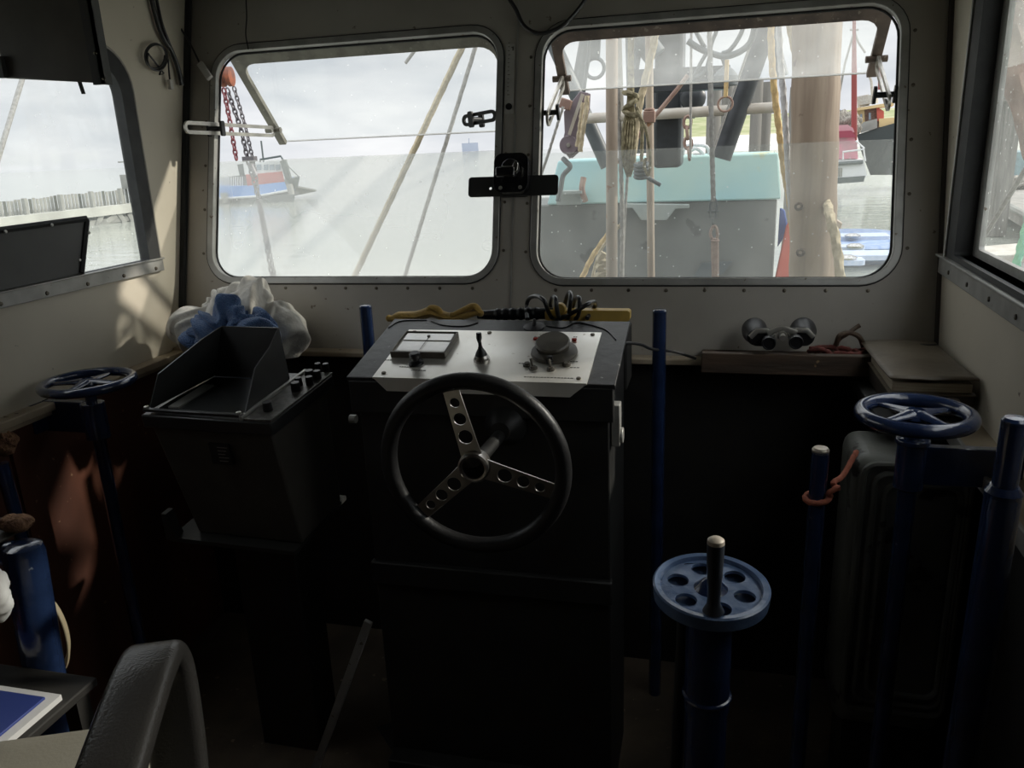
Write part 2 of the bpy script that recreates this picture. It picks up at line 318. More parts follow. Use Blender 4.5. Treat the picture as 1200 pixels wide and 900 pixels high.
# ---------------------------------------------------------------- mesh builder
class MB:
    def __init__(s): s.v = []; s.f = []; s.mi = []; s.cur = 0
    def add(s, vs, fs, T=None):
        o = len(s.v)
        for q in vs:
            q = Vector(q)
            s.v.append(T @ q if T else q)
        for q in fs:
            s.f.append([o + i for i in q]); s.mi.append(s.cur)
        return s
    def box(s, a, b, T=None):
        x0, y0, z0 = a; x1, y1, z1 = b
        vs = [(x0, y0, z0), (x1, y0, z0), (x1, y1, z0), (x0, y1, z0), (x0, y0, z1), (x1, y0, z1), (x1, y1, z1), (x0, y1, z1)]
        return s.add(vs, [(0, 3, 2, 1), (4, 5, 6, 7), (0, 1, 5, 4), (1, 2, 6, 5), (2, 3, 7, 6), (3, 0, 4, 7)], T)
    def hexa(s, q):        # 8 points: bottom 4 then top 4
        return s.add(q, [(0, 3, 2, 1), (4, 5, 6, 7), (0, 1, 5, 4), (1, 2, 6, 5), (2, 3, 7, 6), (3, 0, 4, 7)])
    def bar(s, p0, p1, wd, ht, up=(0, 0, 1)):
        p0 = Vector(p0); p1 = Vector(p1); d = (p1 - p0).normalized(); up = Vector(up)
        sx = d.cross(up).normalized() * wd / 2; sz = sx.normalized().cross(d) * ht / 2
        return s.hexa([p0 - sx - sz, p0 + sx - sz, p1 + sx - sz, p1 - sx - sz, p0 - sx + sz, p0 + sx + sz, p1 + sx + sz, p1 - sx + sz])
    def tube(s, pts, r, n=12, closed=False, lobes=0, twist=0.0, amp=0.14, cap=True, flat=1.0):
        pts = [Vector(p) for p in pts]; N = len(pts)
        rs = r if isinstance(r, (list, tuple)) else [r] * N
        tg = []
        for i in range(N):
            if closed: a, b = pts[(i - 1) % N], pts[(i + 1) % N]
            else: a, b = pts[max(i - 1, 0)], pts[min(i + 1, N - 1)]
            d = b - a
            tg.append(d.normalized() if d.length > 1e-9 else Vector((0, 0, 1)))
        ref = Vector((0, 0, 1)) if abs(tg[0].z) < 0.9 else Vector((1, 0, 0))
        u = tg[0].cross(ref).normalized(); vs = []; L = 0
        for i in range(N):
            if i: L += (pts[i] - pts[i - 1]).length
            u = (u - tg[i] * u.dot(tg[i]))
            u = u.normalized() if u.length > 1e-6 else tg[i].orthogonal().normalized()
            v = tg[i].cross(u)
            for k in range(n):
                a = 2 * PI * k / n
                rr = rs[i]
                if lobes: rr *= 1 + amp * math.cos(lobes * a + twist * L)
                vs.append(pts[i] + u * (math.cos(a) * rr) + v * (math.sin(a) * rr * flat))
        fs = []
        for i in range(N if closed else N - 1):
            j = (i + 1) % N
            for k in range(n):
                fs.append((i * n + k, i * n + (k + 1) % n, j * n + (k + 1) % n, j * n + k))
        if cap and not closed:
            fs.append(tuple(range(n - 1, -1, -1))); fs.append(tuple((N - 1) * n + k for k in range(n)))
        return s.add(vs, fs)
    def cyl(s, p0, p1, r, r2=None, n=24):
        return s.tube([p0, p1], [r, r if r2 is None else r2], n)
    def lathe(s, prof, T=None, n=28):
        vs = []; fs = []
        for (r, z) in prof:
            for k in range(n):
                a = 2 * PI * k / n; vs.append((r * math.cos(a), r * math.sin(a), z))
        for i in range(len(prof) - 1):
            for k in range(n):
                fs.append((i * n + k, i * n + (k + 1) % n, (i + 1) * n + (k + 1) % n, (i + 1) * n + k))
        if prof[0][0] > 1e-6: fs.append(tuple(range(n - 1, -1, -1)))
        if prof[-1][0] > 1e-6: fs.append(tuple((len(prof) - 1) * n + k for k in range(n)))
        return s.add(vs, fs, T)
    def torus(s, Rr, r, T=None, n=48, m=14, ez=1.0):
        vs = []; fs = []
        for i in range(n):
            a = 2 * PI * i / n
            for k in range(m):
                c = 2 * PI * k / m; q = Rr + r * math.cos(c)
                vs.append((q * math.cos(a), q * math.sin(a), r * ez * math.sin(c)))
        for i in range(n):
            for k in range(m):
                fs.append((i * m + k, ((i + 1) % n) * m + k, ((i + 1) % n) * m + (k + 1) % m, i * m + (k + 1) % m))
        return s.add(vs, fs, T)
    def plate(s, outer, holes, t, T=None):   # 2-D outline with holes, extruded from z=0 to z=t
        loops = [[Vector((p[0], p[1], 0)) for p in outer]] + [[Vector((p[0], p[1], 0)) for p in h] for h in holes]
        flat = [p for l in loops for p in l]; n = len(flat)
        tris = tessellate_polygon(loops)
        vs = [(p.x, p.y, 0) for p in flat] + [(p.x, p.y, t) for p in flat]
        fs = []
        for a, b, c in tris:
            ar = (flat[b] - flat[a]).cross(flat[c] - flat[a]).z
            if ar < 0: b, c = c, b
            fs.append((a, c, b)); fs.append((a + n, b + n, c + n))
        o = 0
        for li, l in enumerate(loops):
            k = len(l)
            A = sum(l[i].x * l[(i + 1) % k].y - l[(i + 1) % k].x * l[i].y for i in range(k))
            ccw = A > 0
            for i in range(k):
                a = o + i; b = o + (i + 1) % k
                if (li == 0) != ccw: a, b = b, a
                fs.append((a, b, b + n, a + n))
            o += k
        return s.add(vs, fs, T)
    def sphere(s, c, r, n=16, m=10, sq=(1, 1, 1), T=None):
        c = Vector(c); vs = [c + Vector((0, 0, -r * sq[2]))]; fs = []
        for j in range(1, m):
            p = -PI / 2 + PI * j / m
            for k in range(n):
                a = 2 * PI * k / n
                vs.append(c + Vector((r * math.cos(p) * math.cos(a) * sq[0], r * math.cos(p) * math.sin(a) * sq[1], r * math.sin(p) * sq[2])))
        vs.append(c + Vector((0, 0, r * sq[2])))
        for k in range(n): fs.append((0, 1 + (k + 1) % n, 1 + k))
        for j in range(m - 2):
            for k in range(n):
                a = 1 + j * n
                fs.append((a + k, a + (k + 1) % n, a + n + (k + 1) % n, a + n + k))
        t = len(vs) - 1; a = 1 + (m - 2) * n
        for k in range(n): fs.append((a + k, a + (k + 1) % n, t))
        return s.add(vs, fs, T)
    def build(s, name, material, parent=None, bevel=0.0, seg=2, smooth=True, ang=38, label=None, recalc=True):
        me = bpy.data.meshes.new(name)
        org = wloc(parent) if parent else (s.origin if hasattr(s, 'origin') else Vector((0, 0, 0)))
        if parent is None and not hasattr(s, 'origin') and s.v and not getattr(s, 'keep', False):
            xs = [p.x for p in s.v]; ys = [p.y for p in s.v]; zs = [p.z for p in s.v]
            org = Vector(((min(xs) + max(xs)) / 2, (min(ys) + max(ys)) / 2, min(zs)))
        elif parent is not None and s.v:
            # a part keeps its own origin at its middle, so that it can itself carry sub-parts
            xs = [p.x for p in s.v]; ys = [p.y for p in s.v]; zs = [p.z for p in s.v]
            org = Vector(((min(xs) + max(xs)) / 2, (min(ys) + max(ys)) / 2, (min(zs) + max(zs)) / 2))
        me.from_pydata([tuple(p - org) for p in s.v], [], s.f)
        mats = material if isinstance(material, (list, tuple)) else [material]
        for q in mats: me.materials.append(MATS[q])
        bm = bmesh.new(); bm.from_mesh(me)
        bm.faces.ensure_lookup_table()
        for i, f_ in enumerate(bm.faces): f_.material_index = s.mi[i]
        if recalc: bmesh.ops.recalc_face_normals(bm, faces=bm.faces)
        if smooth:
            for f_ in bm.faces: f_.smooth = True
            lim = R(ang)
            for e in bm.edges:
                if len(e.link_faces) == 2 and e.calc_face_angle(0) > lim: e.smooth = False
        bm.to_mesh(me); bm.free()
        o = bpy.data.objects.new(name, me); COL.objects.link(o)
        if parent:
            o.parent = parent
            o.location = org - wloc(parent)
        else: o.location = org
        if bevel:
            bv = o.modifiers.new('bevel', 'BEVEL'); bv.width = bevel; bv.segments = seg; bv.limit_method = 'ANGLE'; bv.angle_limit = R(40)
            bv.harden_normals = False
        if label: o['label'] = label
        return o

def wloc(o):
    p = Vector((0, 0, 0))
    while o: p += Vector(o.location); o = o.parent
    return p
def thing(name, label, cat, loc, group=None, kind=None):
    o = bpy.data.objects.new(name, None); COL.objects.link(o); o.empty_display_size = 0.1
    o.location = Vector(loc); o['label'] = label; o['category'] = cat
    if group: o['group'] = group
    if kind: o['kind'] = kind
    return o
def tag(o, label, cat, group=None, kind=None):
    o['label'] = label; o['category'] = cat
    if group: o['group'] = group
    if kind: o['kind'] = kind
    return o
def struct(o, label=None):
    o['kind'] = 'structure'
    if label: o['label'] = label
    return o
def circ(cx, cy, r, n=24, a0=0.0): return [(cx + r * math.cos(a0 + 2 * PI * i / n), cy + r * math.sin(a0 + 2 * PI * i / n)) for i in range(n)]
def rrect(x0, y0, x1, y1, r, n=8):
    rr = r if isinstance(r, (list, tuple)) else (r,) * 4
    out = []
    for (cx, cy, a, q) in ((x1 - rr[0], y0 + rr[0], -PI / 2, rr[0]), (x1 - rr[1], y1 - rr[1], 0, rr[1]), (x0 + rr[2], y1 - rr[2], PI / 2, rr[2]), (x0 + rr[3], y0 + rr[3], PI, rr[3])):
        for i in range(n + 1): out.append((cx + q * math.cos(a + PI / 2 * i / n), cy + q * math.sin(a + PI / 2 * i / n)))
    return out
def frame(o, x, y, z): # matrix from origin and axes
    x = Vector(x); y = Vector(y); z = Vector(z)
    return Matrix(((x.x, y.x, z.x, o[0]), (x.y, y.y, z.y, o[1]), (x.z, y.z, z.z, o[2]), (0, 0, 0, 1)))
def axis(p, d):   # matrix whose z axis is d, origin p
    d = Vector(d).normalized()
    q = d.to_track_quat('Z', 'Y').to_matrix().to_4x4()
    return Matrix.Translation(Vector(p)) @ q
def smoothpath(pts, sub=8, closed=False):
    pts = [Vector(p) for p in pts]; N = len(pts); out = []
    rng = N if closed else N - 1
    for i in range(rng):
        p1 = pts[i]; p2 = pts[(i + 1) % N]
        p0 = pts[(i - 1) % N] if (closed or i > 0) else p1 * 2 - p2
        p3 = pts[(i + 2) % N] if (closed or i + 2 < N) else p2 * 2 - p1
        for k in range(sub):
            t = k / sub
            out.append(0.5 * ((2 * p1) + (p2 - p0) * t + (2 * p0 - 5 * p1 + 4 * p2 - p3) * t * t + (3 * p1 - p0 - 3 * p2 + p3) * t ** 3))
    if not closed: out.append(pts[-1])
    return out
WM = frame(WP0, (1, 0, 0), WV, -WN)        # wall matrix: x, v, outward depth

# ================================================================ THE WHEELHOUSE
WIN = {1: (-1.620, 0.206, -0.652, 0.952), 2: (-0.512, 0.201, 0.475, 0.945)}
RAD = 0.085
FR = 0.021
# front wall
mb = MB()
holes = [rrect(a - FR, b_ - FR, c + FR, d + FR, RAD + FR) for a, b_, c, d in WIN.values()]
mb.plate([(-1.80, -0.035), (0.68, -0.035), (0.68, 1.20), (-1.80, 1.20)], holes, 0.03, WM)
struct(mb.build('wall_front', 'wall_paint', ang=30))
# lower front wall, dark
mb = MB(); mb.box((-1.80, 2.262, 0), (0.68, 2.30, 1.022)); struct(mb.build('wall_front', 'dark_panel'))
mb = MB(); mb.box((LX, 2.215, 1.012), (0.59, 2.262, 1.030)); struct(mb.build('trim_1', 'ledge_cream', bevel=0.004))
# left wall with window opening
LW = (1.00, 1.325, 2.190, 1.925)
LM = frame((LX, 0, 0), (0, 1, 0), (0, 0, 1), (-1, 0, 0))
mb = MB()
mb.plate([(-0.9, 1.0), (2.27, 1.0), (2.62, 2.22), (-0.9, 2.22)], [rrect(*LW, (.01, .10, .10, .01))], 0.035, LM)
struct(mb.build('wall_left', 'wall_paint_lit'))
mb = MB(); mb.box((LX - 0.035, -0.9, 0), (LX, 2.30, 1.0)); struct(mb.build('wall_left', 'red_wood'))
mb = MB()
for y0 in (0.2, 1.02, 1.53): mb.box((LX, y0, 0), (LX + 0.012, y0 + 0.035, 0.99))
struct(mb.build('trim_2', 'red_wood'))
mb = MB(); mb.box((LX, -0.9, 1.000), (LX + 0.045, 2.262, 1.022)); mb.box((LX, -0.9, 0.985), (LX + 0.030, 2.262, 1.0)); struct(mb.build('trim_3', 'ledge_cream', bevel=0.003))
# right wall
RWIN = (0.9, 1.325, 2.165, 2.02)
RM = frame(RP(0, 0), RDIR, (0, 0, 1), -RN)
mb = MB()
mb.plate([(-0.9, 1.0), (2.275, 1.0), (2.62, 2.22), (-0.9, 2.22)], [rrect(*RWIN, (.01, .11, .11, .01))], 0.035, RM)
struct(mb.build('wall_right', 'wall_paint_lit'))
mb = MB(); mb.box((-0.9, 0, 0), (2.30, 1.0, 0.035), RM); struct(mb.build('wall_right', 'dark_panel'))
mb = MB(); mb.box((-0.9, 0.993, -0.062), (2.25, 1.007, 0), RM); struct(mb.build('trim_4', 'ledge_cream'))
mb = MB(); mb.box((-0.9, 0.975, -0.070), (2.25, 1.010, -0.062), RM); struct(mb.build('trim_5', 'frame_alu', bevel=0.002))
# back wall, doorway shut by an added door to block light, ceiling, floor
mb = MB()
mb.plate([(-1.80, 0), (0.68, 0), (0.68, 2.22), (-1.80, 2.22)], [[(-1.0, 0.02), (-0.3, 0.02), (-0.3, 1.9), (-1.0, 1.9)]], 0.04, frame((0, -0.9, 0), (1, 0, 0), (0, 0, 1), (0, -1, 0)))
struct(mb.build('wall_back', 'red_wood'))
d1 = thing('added_door', 'unseen grey door added behind the camera to block light from the doorway', 'door', (-0.65, -0.92, 0.02), kind='structure')
mb = MB(); mb.box((-0.995, -0.93, 0.022), (-0.305, -0.905, 1.895)); mb.build('door_leaf', 'cabinet_grey', d1, bevel=.004)
mb = MB(); mb.cyl((-0.36, -0.905, 1.0), (-0.36, -0.86, 1.0), .01, n=10); mb.cyl((-0.36, -0.865, 1.0), (-0.47, -0.865, 1.0), .009, n=10); mb.build('door_handle', 'bright_metal', d1)
mb = MB(); mb.box((-1.80, -0.94, 2.15), (0.70, 2.75, 2.20)); struct(mb.build('ceiling', 'ceiling_paint'))
mb = MB(); mb.box((-1.80, -0.94, -0.05), (0.70, 2.30, 0)); struct(mb.build('floor', 'floor_dirt'))
# corner bead lines
mb = MB(); mb.cyl(WP(LX + 0.006, 0.0, 0.008), WP(LX + 0.006, 1.16, 0.008), 0.012, n=8); struct(mb.build('trim_6', 'rubber'))
mb = MB(); mb.cyl(WP(0.592, 0.0, 0.006), WP(0.600, 1.16, 0.006), 0.010, n=8); struct(mb.build('trim_7', 'box_brown'))
# mullion seam strip between the windows
mb = MB(); mb.box((-0.592, 0.0, -0.003), (-0.588, 1.16, 0), WM); struct(mb.build('trim_8', 'frame_alu'))

def stay(root, p0, p1, knobp, width=0.020, dark=False):
    """slotted window stay: long loop of flat bar from p0 to p1 with a thumb screw"""
    p0 = Vector(p0); p1 = Vector(p1); d = (p1 - p0); L = d.length; d.normalize()
    nrm = d.cross(Vector((0, 0, 1))).normalized(); up = nrm.cross(d)
    T = frame(p0, d, up, nrm)
    mb = MB(); mb.plate(rrect(0, -width, L, width, width * 0.98, 8), [rrect(0.010, -width * 0.42, L - 0.010, width * 0.42, width * 0.41, 6)], 0.007, T)
    a = mb.build('stay_arm', 'grey_plate' if dark else 'bright_metal', root, bevel=0.001)
    k = Vector(knobp); mb = MB()
    mb.cyl(k - nrm * 0.022, k + nrm * 0.022, 0.008, n=12); mb.plate(rrect(-0.009, -0.024, 0.009, 0.024, 0.006, 4), [], 0.008, frame(k + nrm * 0.022, d, up, nrm))
    mb.plate(rrect(-0.009, -0.024, 0.009, 0.024, 0.006, 4), [], 0.008, frame(k - nrm * 0.030, d, up, nrm))
    mb.build('thumb_screw', 'black_plastic', a)
    return a

def front_window(i, label, pane, hpane, hb, hL, hR, split):
    x0, v0, x1, v1 = WIN[i]
    root = thing('window_%d' % i, label, 'window', WP((x0 + x1) / 2, v0, 0), kind='structure')
    mb = MB()
    mb.plate(rrect(x0 - FR, v0 - FR, x1 + FR, v1 + FR, RAD + FR), [rrect(x0, v0, x1, v1, RAD)], 0.022, frame(WP(0, 0, 0.006), (1, 0, 0), WV, -WN))
    mb.build('window_frame', 'frame_alu', root, bevel=0.002)
    mb = MB()
    mb.tube([WP(x, v, 0.002) for x, v in rrect(x0 - FR, v0 - FR, x1 + FR, v1 + FR, RAD + FR)], 0.003, 8, closed=True)
    mb.tube([WP(x, v, -0.018) for x, v in rrect(x0 + .002, v0 + .002, x1 - .002, v1 - .002, RAD)], 0.0035, 8, closed=True)
    mb.build('gasket', 'rubber', root)
    n = 9
    for k in range(n):
        mb = MB(); mb.lathe([(0.0055, 0), (0.005, 0.002), (0.0, 0.0032)], frame(WP(x0 + 0.06 + (x1 - x0 - 0.12) * k / (n - 1), v0 - FR - 0.014, 0), (1, 0, 0), WV, WN), 10)
        mb.build('screw', 'screw', root)
    for k in range(5):
        for sx in ((x0 - FR - 0.014), (x1 + FR + 0.014)):
            mb = MB(); mb.lathe([(0.005, 0), (0.0045, 0.002), (0.0, 0.003)], frame(WP(sx, v0 + 0.08 + (v1 - v0 - 0.16) * k / 4, 0), (1, 0, 0), WV, WN), 10)
            mb.build('screw', 'screw', root)
    # lower fixed pane
    mb = MB(); mb.plate(rrect(x0 - 0.012, v0 - 0.012, x1 + 0.012, split, (RAD, 0.004, 0.004, RAD)), [], 0.005, frame(WP(0, 0, -0.026), (1, 0, 0), WV, -WN))
    mb.build('lower_pane', pane, root)
    # hatch: hinged at the top, pushed outwards; hL/hR are its lower corners
    hroot_top_l = WP(x0 + 0.008, v1 + 0.006, -0.045); hroot_top_r = WP(x1 - 0.008, v1 + 0.006, -0.045)
    dn = ((hL + hR) / 2 - (hroot_top_l + hroot_top_r) / 2); H = dn.length; dn.normalize()
    ax = (hroot_top_r - hroot_top_l).normalized(); nm = ax.cross(dn).normalized()  # out/up
    W = (hroot_top_r - hroot_top_l).length
    T = frame(hroot_top_l, ax, dn, nm)
    bw = 0.029
    mb = MB()
    mb.plate([(0, H)] + [(0, 0.0)] + [(W, 0.0)] + [(W, H)] + [(W - bw, H)] + [(W - bw, 0.088)] +
             [(W - bw - 0.05 + 0.05 * math.cos(a), 0.088 - 0.05 * math.sin(a)) for a in (0.4, 0.8, 1.2, PI / 2)] +
             [(bw + 0.05 - 0.05 * math.cos(a), 0.088 - 0.05 * math.sin(a)) for a in (PI / 2, 1.2, 0.8, 0.4, 0)] + [(bw, H)], [], 0.018, T)
    hm = 'hatch_metal' if i == 1 else 'hatch_wood'
    fr = mb.build('hatch_frame', hm, root, bevel=0.002)
    mb = MB(); mb.box((0.004, 0.01, 0.018), (W - 0.004, H, 0.023), T); hp_ = mb.build('hatch_pane', hpane, fr)
    mb = MB(); mb.box((bw, H - .0005, 0.0175), (W - bw, H + .0015, 0.0235), T); mb.build('pane_edge', 'clear_plug', fr)
    # handles/pivots at the bottom of each bar
    for sx in (bw * 0.5, W - bw * 0.5):
        mb = MB(); mb.cyl(T @ Vector((sx - 0.03, H - 0.075, -0.004)), T @ Vector((sx + 0.03, H - 0.075, -0.004)), 0.010, n=10); mb.build('pivot', hm, fr)
    return root, T, W, H

# window 1
h1L = PX(329, 170, -1.60); h1R = h1L + Vector((0.94, 0, 0))
w1, T1, W1, H1 = front_window(1, 'rounded front window on the left, looking over open water with the blue boat', 'acrylic_left', 'clear_glass', 0, h1L, h1R, 0.598)
pA = T1 @ Vector((0.017, H1 - 0.075, -0.012))
kn = PW(253, 151, 0.015)
dirn = (kn - pA).normalized()
pend = pA + dirn * ((kn - pA).length + 0.16)
stay(w1, pend, pA, kn)
s1 = PW(578, 139, 0.0)
stay(w1, PW(543, 142, -0.05), s1 + Vector((0.012, 0, 0.01)), PW(558, 140, -0.045), 0.018, True)
# window 2
h2L = PX(672, 110, -0.455); h2R = PX(1005, 93, 0.42)
h2m = (h2L + h2R) / 2
h2L = Vector((-0.495, h2m.y, h2m.z)); h2R = Vector((0.457, h2m.y, h2m.z))
w2, T2, W2_, H2 = front_window(2, 'rounded front window on the right, looking onto rigging and the timber mast', 'acrylic_right', 'acrylic_hatch', 0, h2L, h2R, 0.583)
pA = T2 @ Vector((0.017, H2 - 0.075, -0.012)); kn = PW(644, 132, -0.03)
stay(w2, kn + (kn - pA).normalized() * 0.06, pA, kn, .023)
pA = T2 @ Vector((W2_ - 0.017, H2 - 0.075, -0.012)); kn = PW(1037, 111, -0.03)
stay(w2, kn + (kn - pA).normalized() * 0.07, pA, kn, .023)

# side window left (window_3)
w3 = thing('window_3', 'left side window with grey riveted board in its lower half', 'window', (LX, 1.6, 1.3), kind='structure')
mb = MB(); mb.plate(rrect(LW[0] - .002, LW[1] - .002, LW[2] + 0.028, LW[3] + 0.028, (.01, .12, .12, .01)), [rrect(LW[0] + .02, LW[1] + .004, LW[2] - 0.022, LW[3] - 0.022, (.004, .085, .085, .004))], 0.035, frame((LX + 0.010, 0, 0), (0, 1, 0), (0, 0, 1), (-1, 0, 0)))
mb.build('gasket', 'rubber', w3, bevel=0.006)
mb = MB(); mb.tube([Vector((LX + 0.006, a, b_)) for a, b_ in rrect(LW[0] - .01, LW[1] - .01, LW[2] + 0.034, LW[3] + 0.034, (.01, .125, .125, .01))], 0.004, 8, closed=True); mb.build('window_frame', 'wall_paint', w3)
mb = MB(); mb.box((LX - 0.024, LW[0], LW[1]), (LX - 0.019, LW[2], LW[3])); mb.build('side_pane', 'side_glass', w3)
mb = MB(); mb.box((LX, 0.9, 1.288), (LX + 0.014, 2.225, 1.330)); mb.box((LX, 0.9, 1.325), (LX + 0.022, 2.225, 1.330)); s_ = mb.build('window_sill', 'frame_alu', w3, bevel=0.002)
for k in range(9):
    mb = MB(); mb.lathe([(0.006, 0), (0.005, 0.003), (0, 0.004)], axis((LX + 0.014, 1.0 + k * 0.148, 1.300), (1, 0, 0)), 10); mb.build('screw', 'screw', s_)
# riveted board leaning in the lower half
br = thing('window_board', 'grey riveted board standing in lower half of left side window', 'board', (LX + 0.004, 1.6, 1.33))
bp = [PX(0, 457, LX)] if 0 else None
yb = PX(100, 320, LX + 0.018).y; yt = PX(105, 255, LX + 0.018).y
mb = MB(); mb.hexa([(LX - 0.004, 1.05, 1.331), (LX + 0.008, 1.05, 1.331), (LX + 0.008, yb, 1.331), (LX - 0.004, yb, 1.331), (LX - 0.004, 1.05, 1.475), (LX + 0.008, 1.05, 1.475), (LX + 0.008, yt, 1.482), (LX - 0.004, yt, 1.482)])
mb.build('board_panel', 'board_grey', br)
mb = MB(); mb.tube([(LX + 0.008, 1.05, 1.472), (LX + 0.008, yt - 0.004, 1.479), (LX + 0.008, yt - 0.002, 1.474), (LX + 0.008, yb - 0.004, 1.333)], 0.009, 6); mb.build('board_edge', 'rubber', br)
for (yy, zz) in ((1.5, 1.471), (1.65, 1.472), (1.80, 1.474), (yt - 0.012, 1.44), (yb - 0.010, 1.37), (1.35, 1.470)):
    mb = MB(); mb.lathe([(0.005, 0), (0.004, 0.003), (0, 0.004)], axis((LX + 0.016, yy, zz), (1, 0, 0)), 8); mb.build('rivet', 'clear_plug', br)

# side window right (window_4)
w4 = thing('window_4', 'right side window facing the pontoon', 'window', RP(1.6, 1.3), kind='structure')
mb = MB(); mb.plate(rrect(RWIN[0], RWIN[1] - .02, RWIN[2] + 0.07, RWIN[3] + 0.045, (.01, .14, .14, .01)), [rrect(RWIN[0] + 0.03, RWIN[1], RWIN[2] - 0.005, RWIN[3], (.01, .10, .10, .01))], 0.04, frame(RP(0, 0, 0.012), RDIR, (0, 0, 1), -RN))
mb.build('gasket', 'rubber', w4, bevel=0.006)
mb = MB(); mb.tube([RP(a, b_, 0.014) for a, b_ in rrect(RWIN[0], RWIN[1] - .02, RWIN[2] + 0.075, RWIN[3] + 0.05, (.01, .14, .14, .01))], 0.004, 8, closed=True); mb.build('window_frame', 'frame_alu', w4)
mb = MB(); mb.plate(rrect(RWIN[0], RWIN[1] - .01, RWIN[2] - 0.004, RWIN[3] - 0.004, (.01, .10, .10, .01)), [rrect(RWIN[0] + 0.03, RWIN[1] + 0.02, RWIN[2] - 0.055, RWIN[3] - 0.03, (.01, .09, .09, .01))], 0.012, frame(RP(0, 0, -0.028), RDIR, (0, 0, 1), -RN)); mb.build('inner_rim', 'frame_alu', w4)
mb = MB(); mb.box((RWIN[0], RWIN[1] - 0.01, 0.032), (RWIN[2], RWIN[3], 0.036), RM); mb.build('side_pane', 'side_glass', w4)
mb = MB(); mb.box((RWIN[0], PR(1165, 78).z, 0.040), (RWIN[2] - 0.05, RWIN[3], 0.044), RM); mb.build('upper_pane', 'acrylic_right', w4)
mb = MB(); mb.box((0.8, 1.262, -0.014), (2.30, 1.312, 0), RM); mb.box((0.8, 1.306, -0.024), (2.30, 1.312, 0), RM); s_ = mb.build('window_sill', 'frame_alu', w4, bevel=0.002)
for k in range(7):
    mb = MB(); mb.lathe([(0.006, 0), (0.005, 0.003), (0, 0.004)], axis(RP(1.1 + k * 0.18, 1.280, 0.014), RN), 10); mb.build('screw', 'screw', s_)

# ================================================================ HELM CONSOLE
CX0, CX1, CY0, CY1, CZ0, CZ1 = -0.805, -0.190, 1.60, 1.91, 1.135, 1.205
con = thing('helm_console', 'black painted steering console with bright instrument plate on its sloping top', 'console', (-0.5, 1.76, 0))
mb = MB(); mb.hexa([(CX0 + .015, CY0 + .02, 0), (CX1 - .015, CY0 + .02, 0), (CX1 - .015, CY1, 0), (CX0 + .015, CY1, 0), (CX0 + .015, CY0 + .02, CZ0 - .01), (CX1 - .015, CY0 + .02, CZ0 - .01), (CX1 - .015, CY1, CZ1 - .012), (CX0 + .015, CY1, CZ1 - .012)])
mb.build('console_body', 'console_side', con, bevel=0.004)
SL = math.atan2(CZ1 - CZ0, CY1 - CY0)
CV = Vector((0, math.cos(SL), math.sin(SL))); CN = Vector((0, -math.sin(SL), math.cos(SL)))
def CP(x, v, off=0.0): return Vector((x, CY0, CZ0)) + CV * v + CN * off
CL = math.hypot(CY1 - CY0, CZ1 - CZ0)
CM = frame(Vector((0, CY0, CZ0)), (1, 0, 0), CV, CN)
def PC(x, y, off=0.0):
    p = PL(x, y, CN, Vector((0, CY0, CZ0)) + CN * off); return p
def cxv(x, y):
    p = PC(x, y); return p.x, (p - Vector((0, CY0, CZ0))).dot(CV)
mb = MB(); mb.box((CX0, 0, -0.012), (CX1, CL, 0), CM); mb.build('console_top', 'console_black', con, bevel=0.002)
mb = MB(); mb.box((CX0 + 0.004, CY0 - 0.0, CZ0 - 0.085), (CX1 - 0.004, CY0 + 0.018, CZ0 - 0.008)); mb.build('console_skirt', 'console_side', con, bevel=0.003)
mb = MB(); mb.box((CX1 - .013, 1.63, CZ0 - .15), (CX1 + .006, 1.665, CZ0 - .055)); mb.cyl((CX1 - 0.005, 1.65, CZ0 - .13), (CX1 + 0.012, 1.65, CZ0 - .13), .018, n=12); mb.build('side_latch', 'frame_alu', con, bevel=0.002)
mb = MB(); mb.cyl((CX0 + .01, 1.61, 1.03), (CX0 - 0.006, 1.61, 1.03), 0.010, n=10); mb.build('side_latch', 'frame_alu', con)
# instrument plate with folded front lip
a = cxv(470, 387); b2 = cxv(705, 392); c2 = cxv(432, 442)
px0 = c2[0] + 0.012; px1 = b2[0]; pv0 = -0.004; pv1 = (a[1] + b2[1]) / 2
pn = MB(); pn.box((px0, pv0, 0), (px1, pv1, 0.004), CM)
pn.hexa([CP(px0, pv0, 0.004), CP(px1, pv0, 0.004), CP(px1, pv0 + .003, 0.0), CP(px0, pv0 + .003, 0.0),
         CP(px0, pv0, 0.004) + Vector((.035, -.006, -.030)), CP(px1, pv0, 0.004) + Vector((-.035, -.006, -.030)), CP(px1, pv0, 0.004) + Vector((-.035, -.002, -.030)), CP(px0, pv0, 0.004) + Vector((.035, -.002, -.030))])
plate = pn.build('instrument_plate', 'panel_metal', con, bevel=0.0)
for (sx, sv) in ((px0 + .02, pv0 + .02), (px1 - .02, pv0 + .02), (px0 + .02, pv1 - .014), (px1 - .02, pv1 - .014), ((px0 + px1) / 2 - 0.03, pv1 - .012)):
    mb = MB(); mb.lathe([(0.0055, 0), (0.005, 0.0025), (0, 0.003)], axis(CP(sx, sv, .004), CN), 10); mb.build('screw', 'screw', plate)
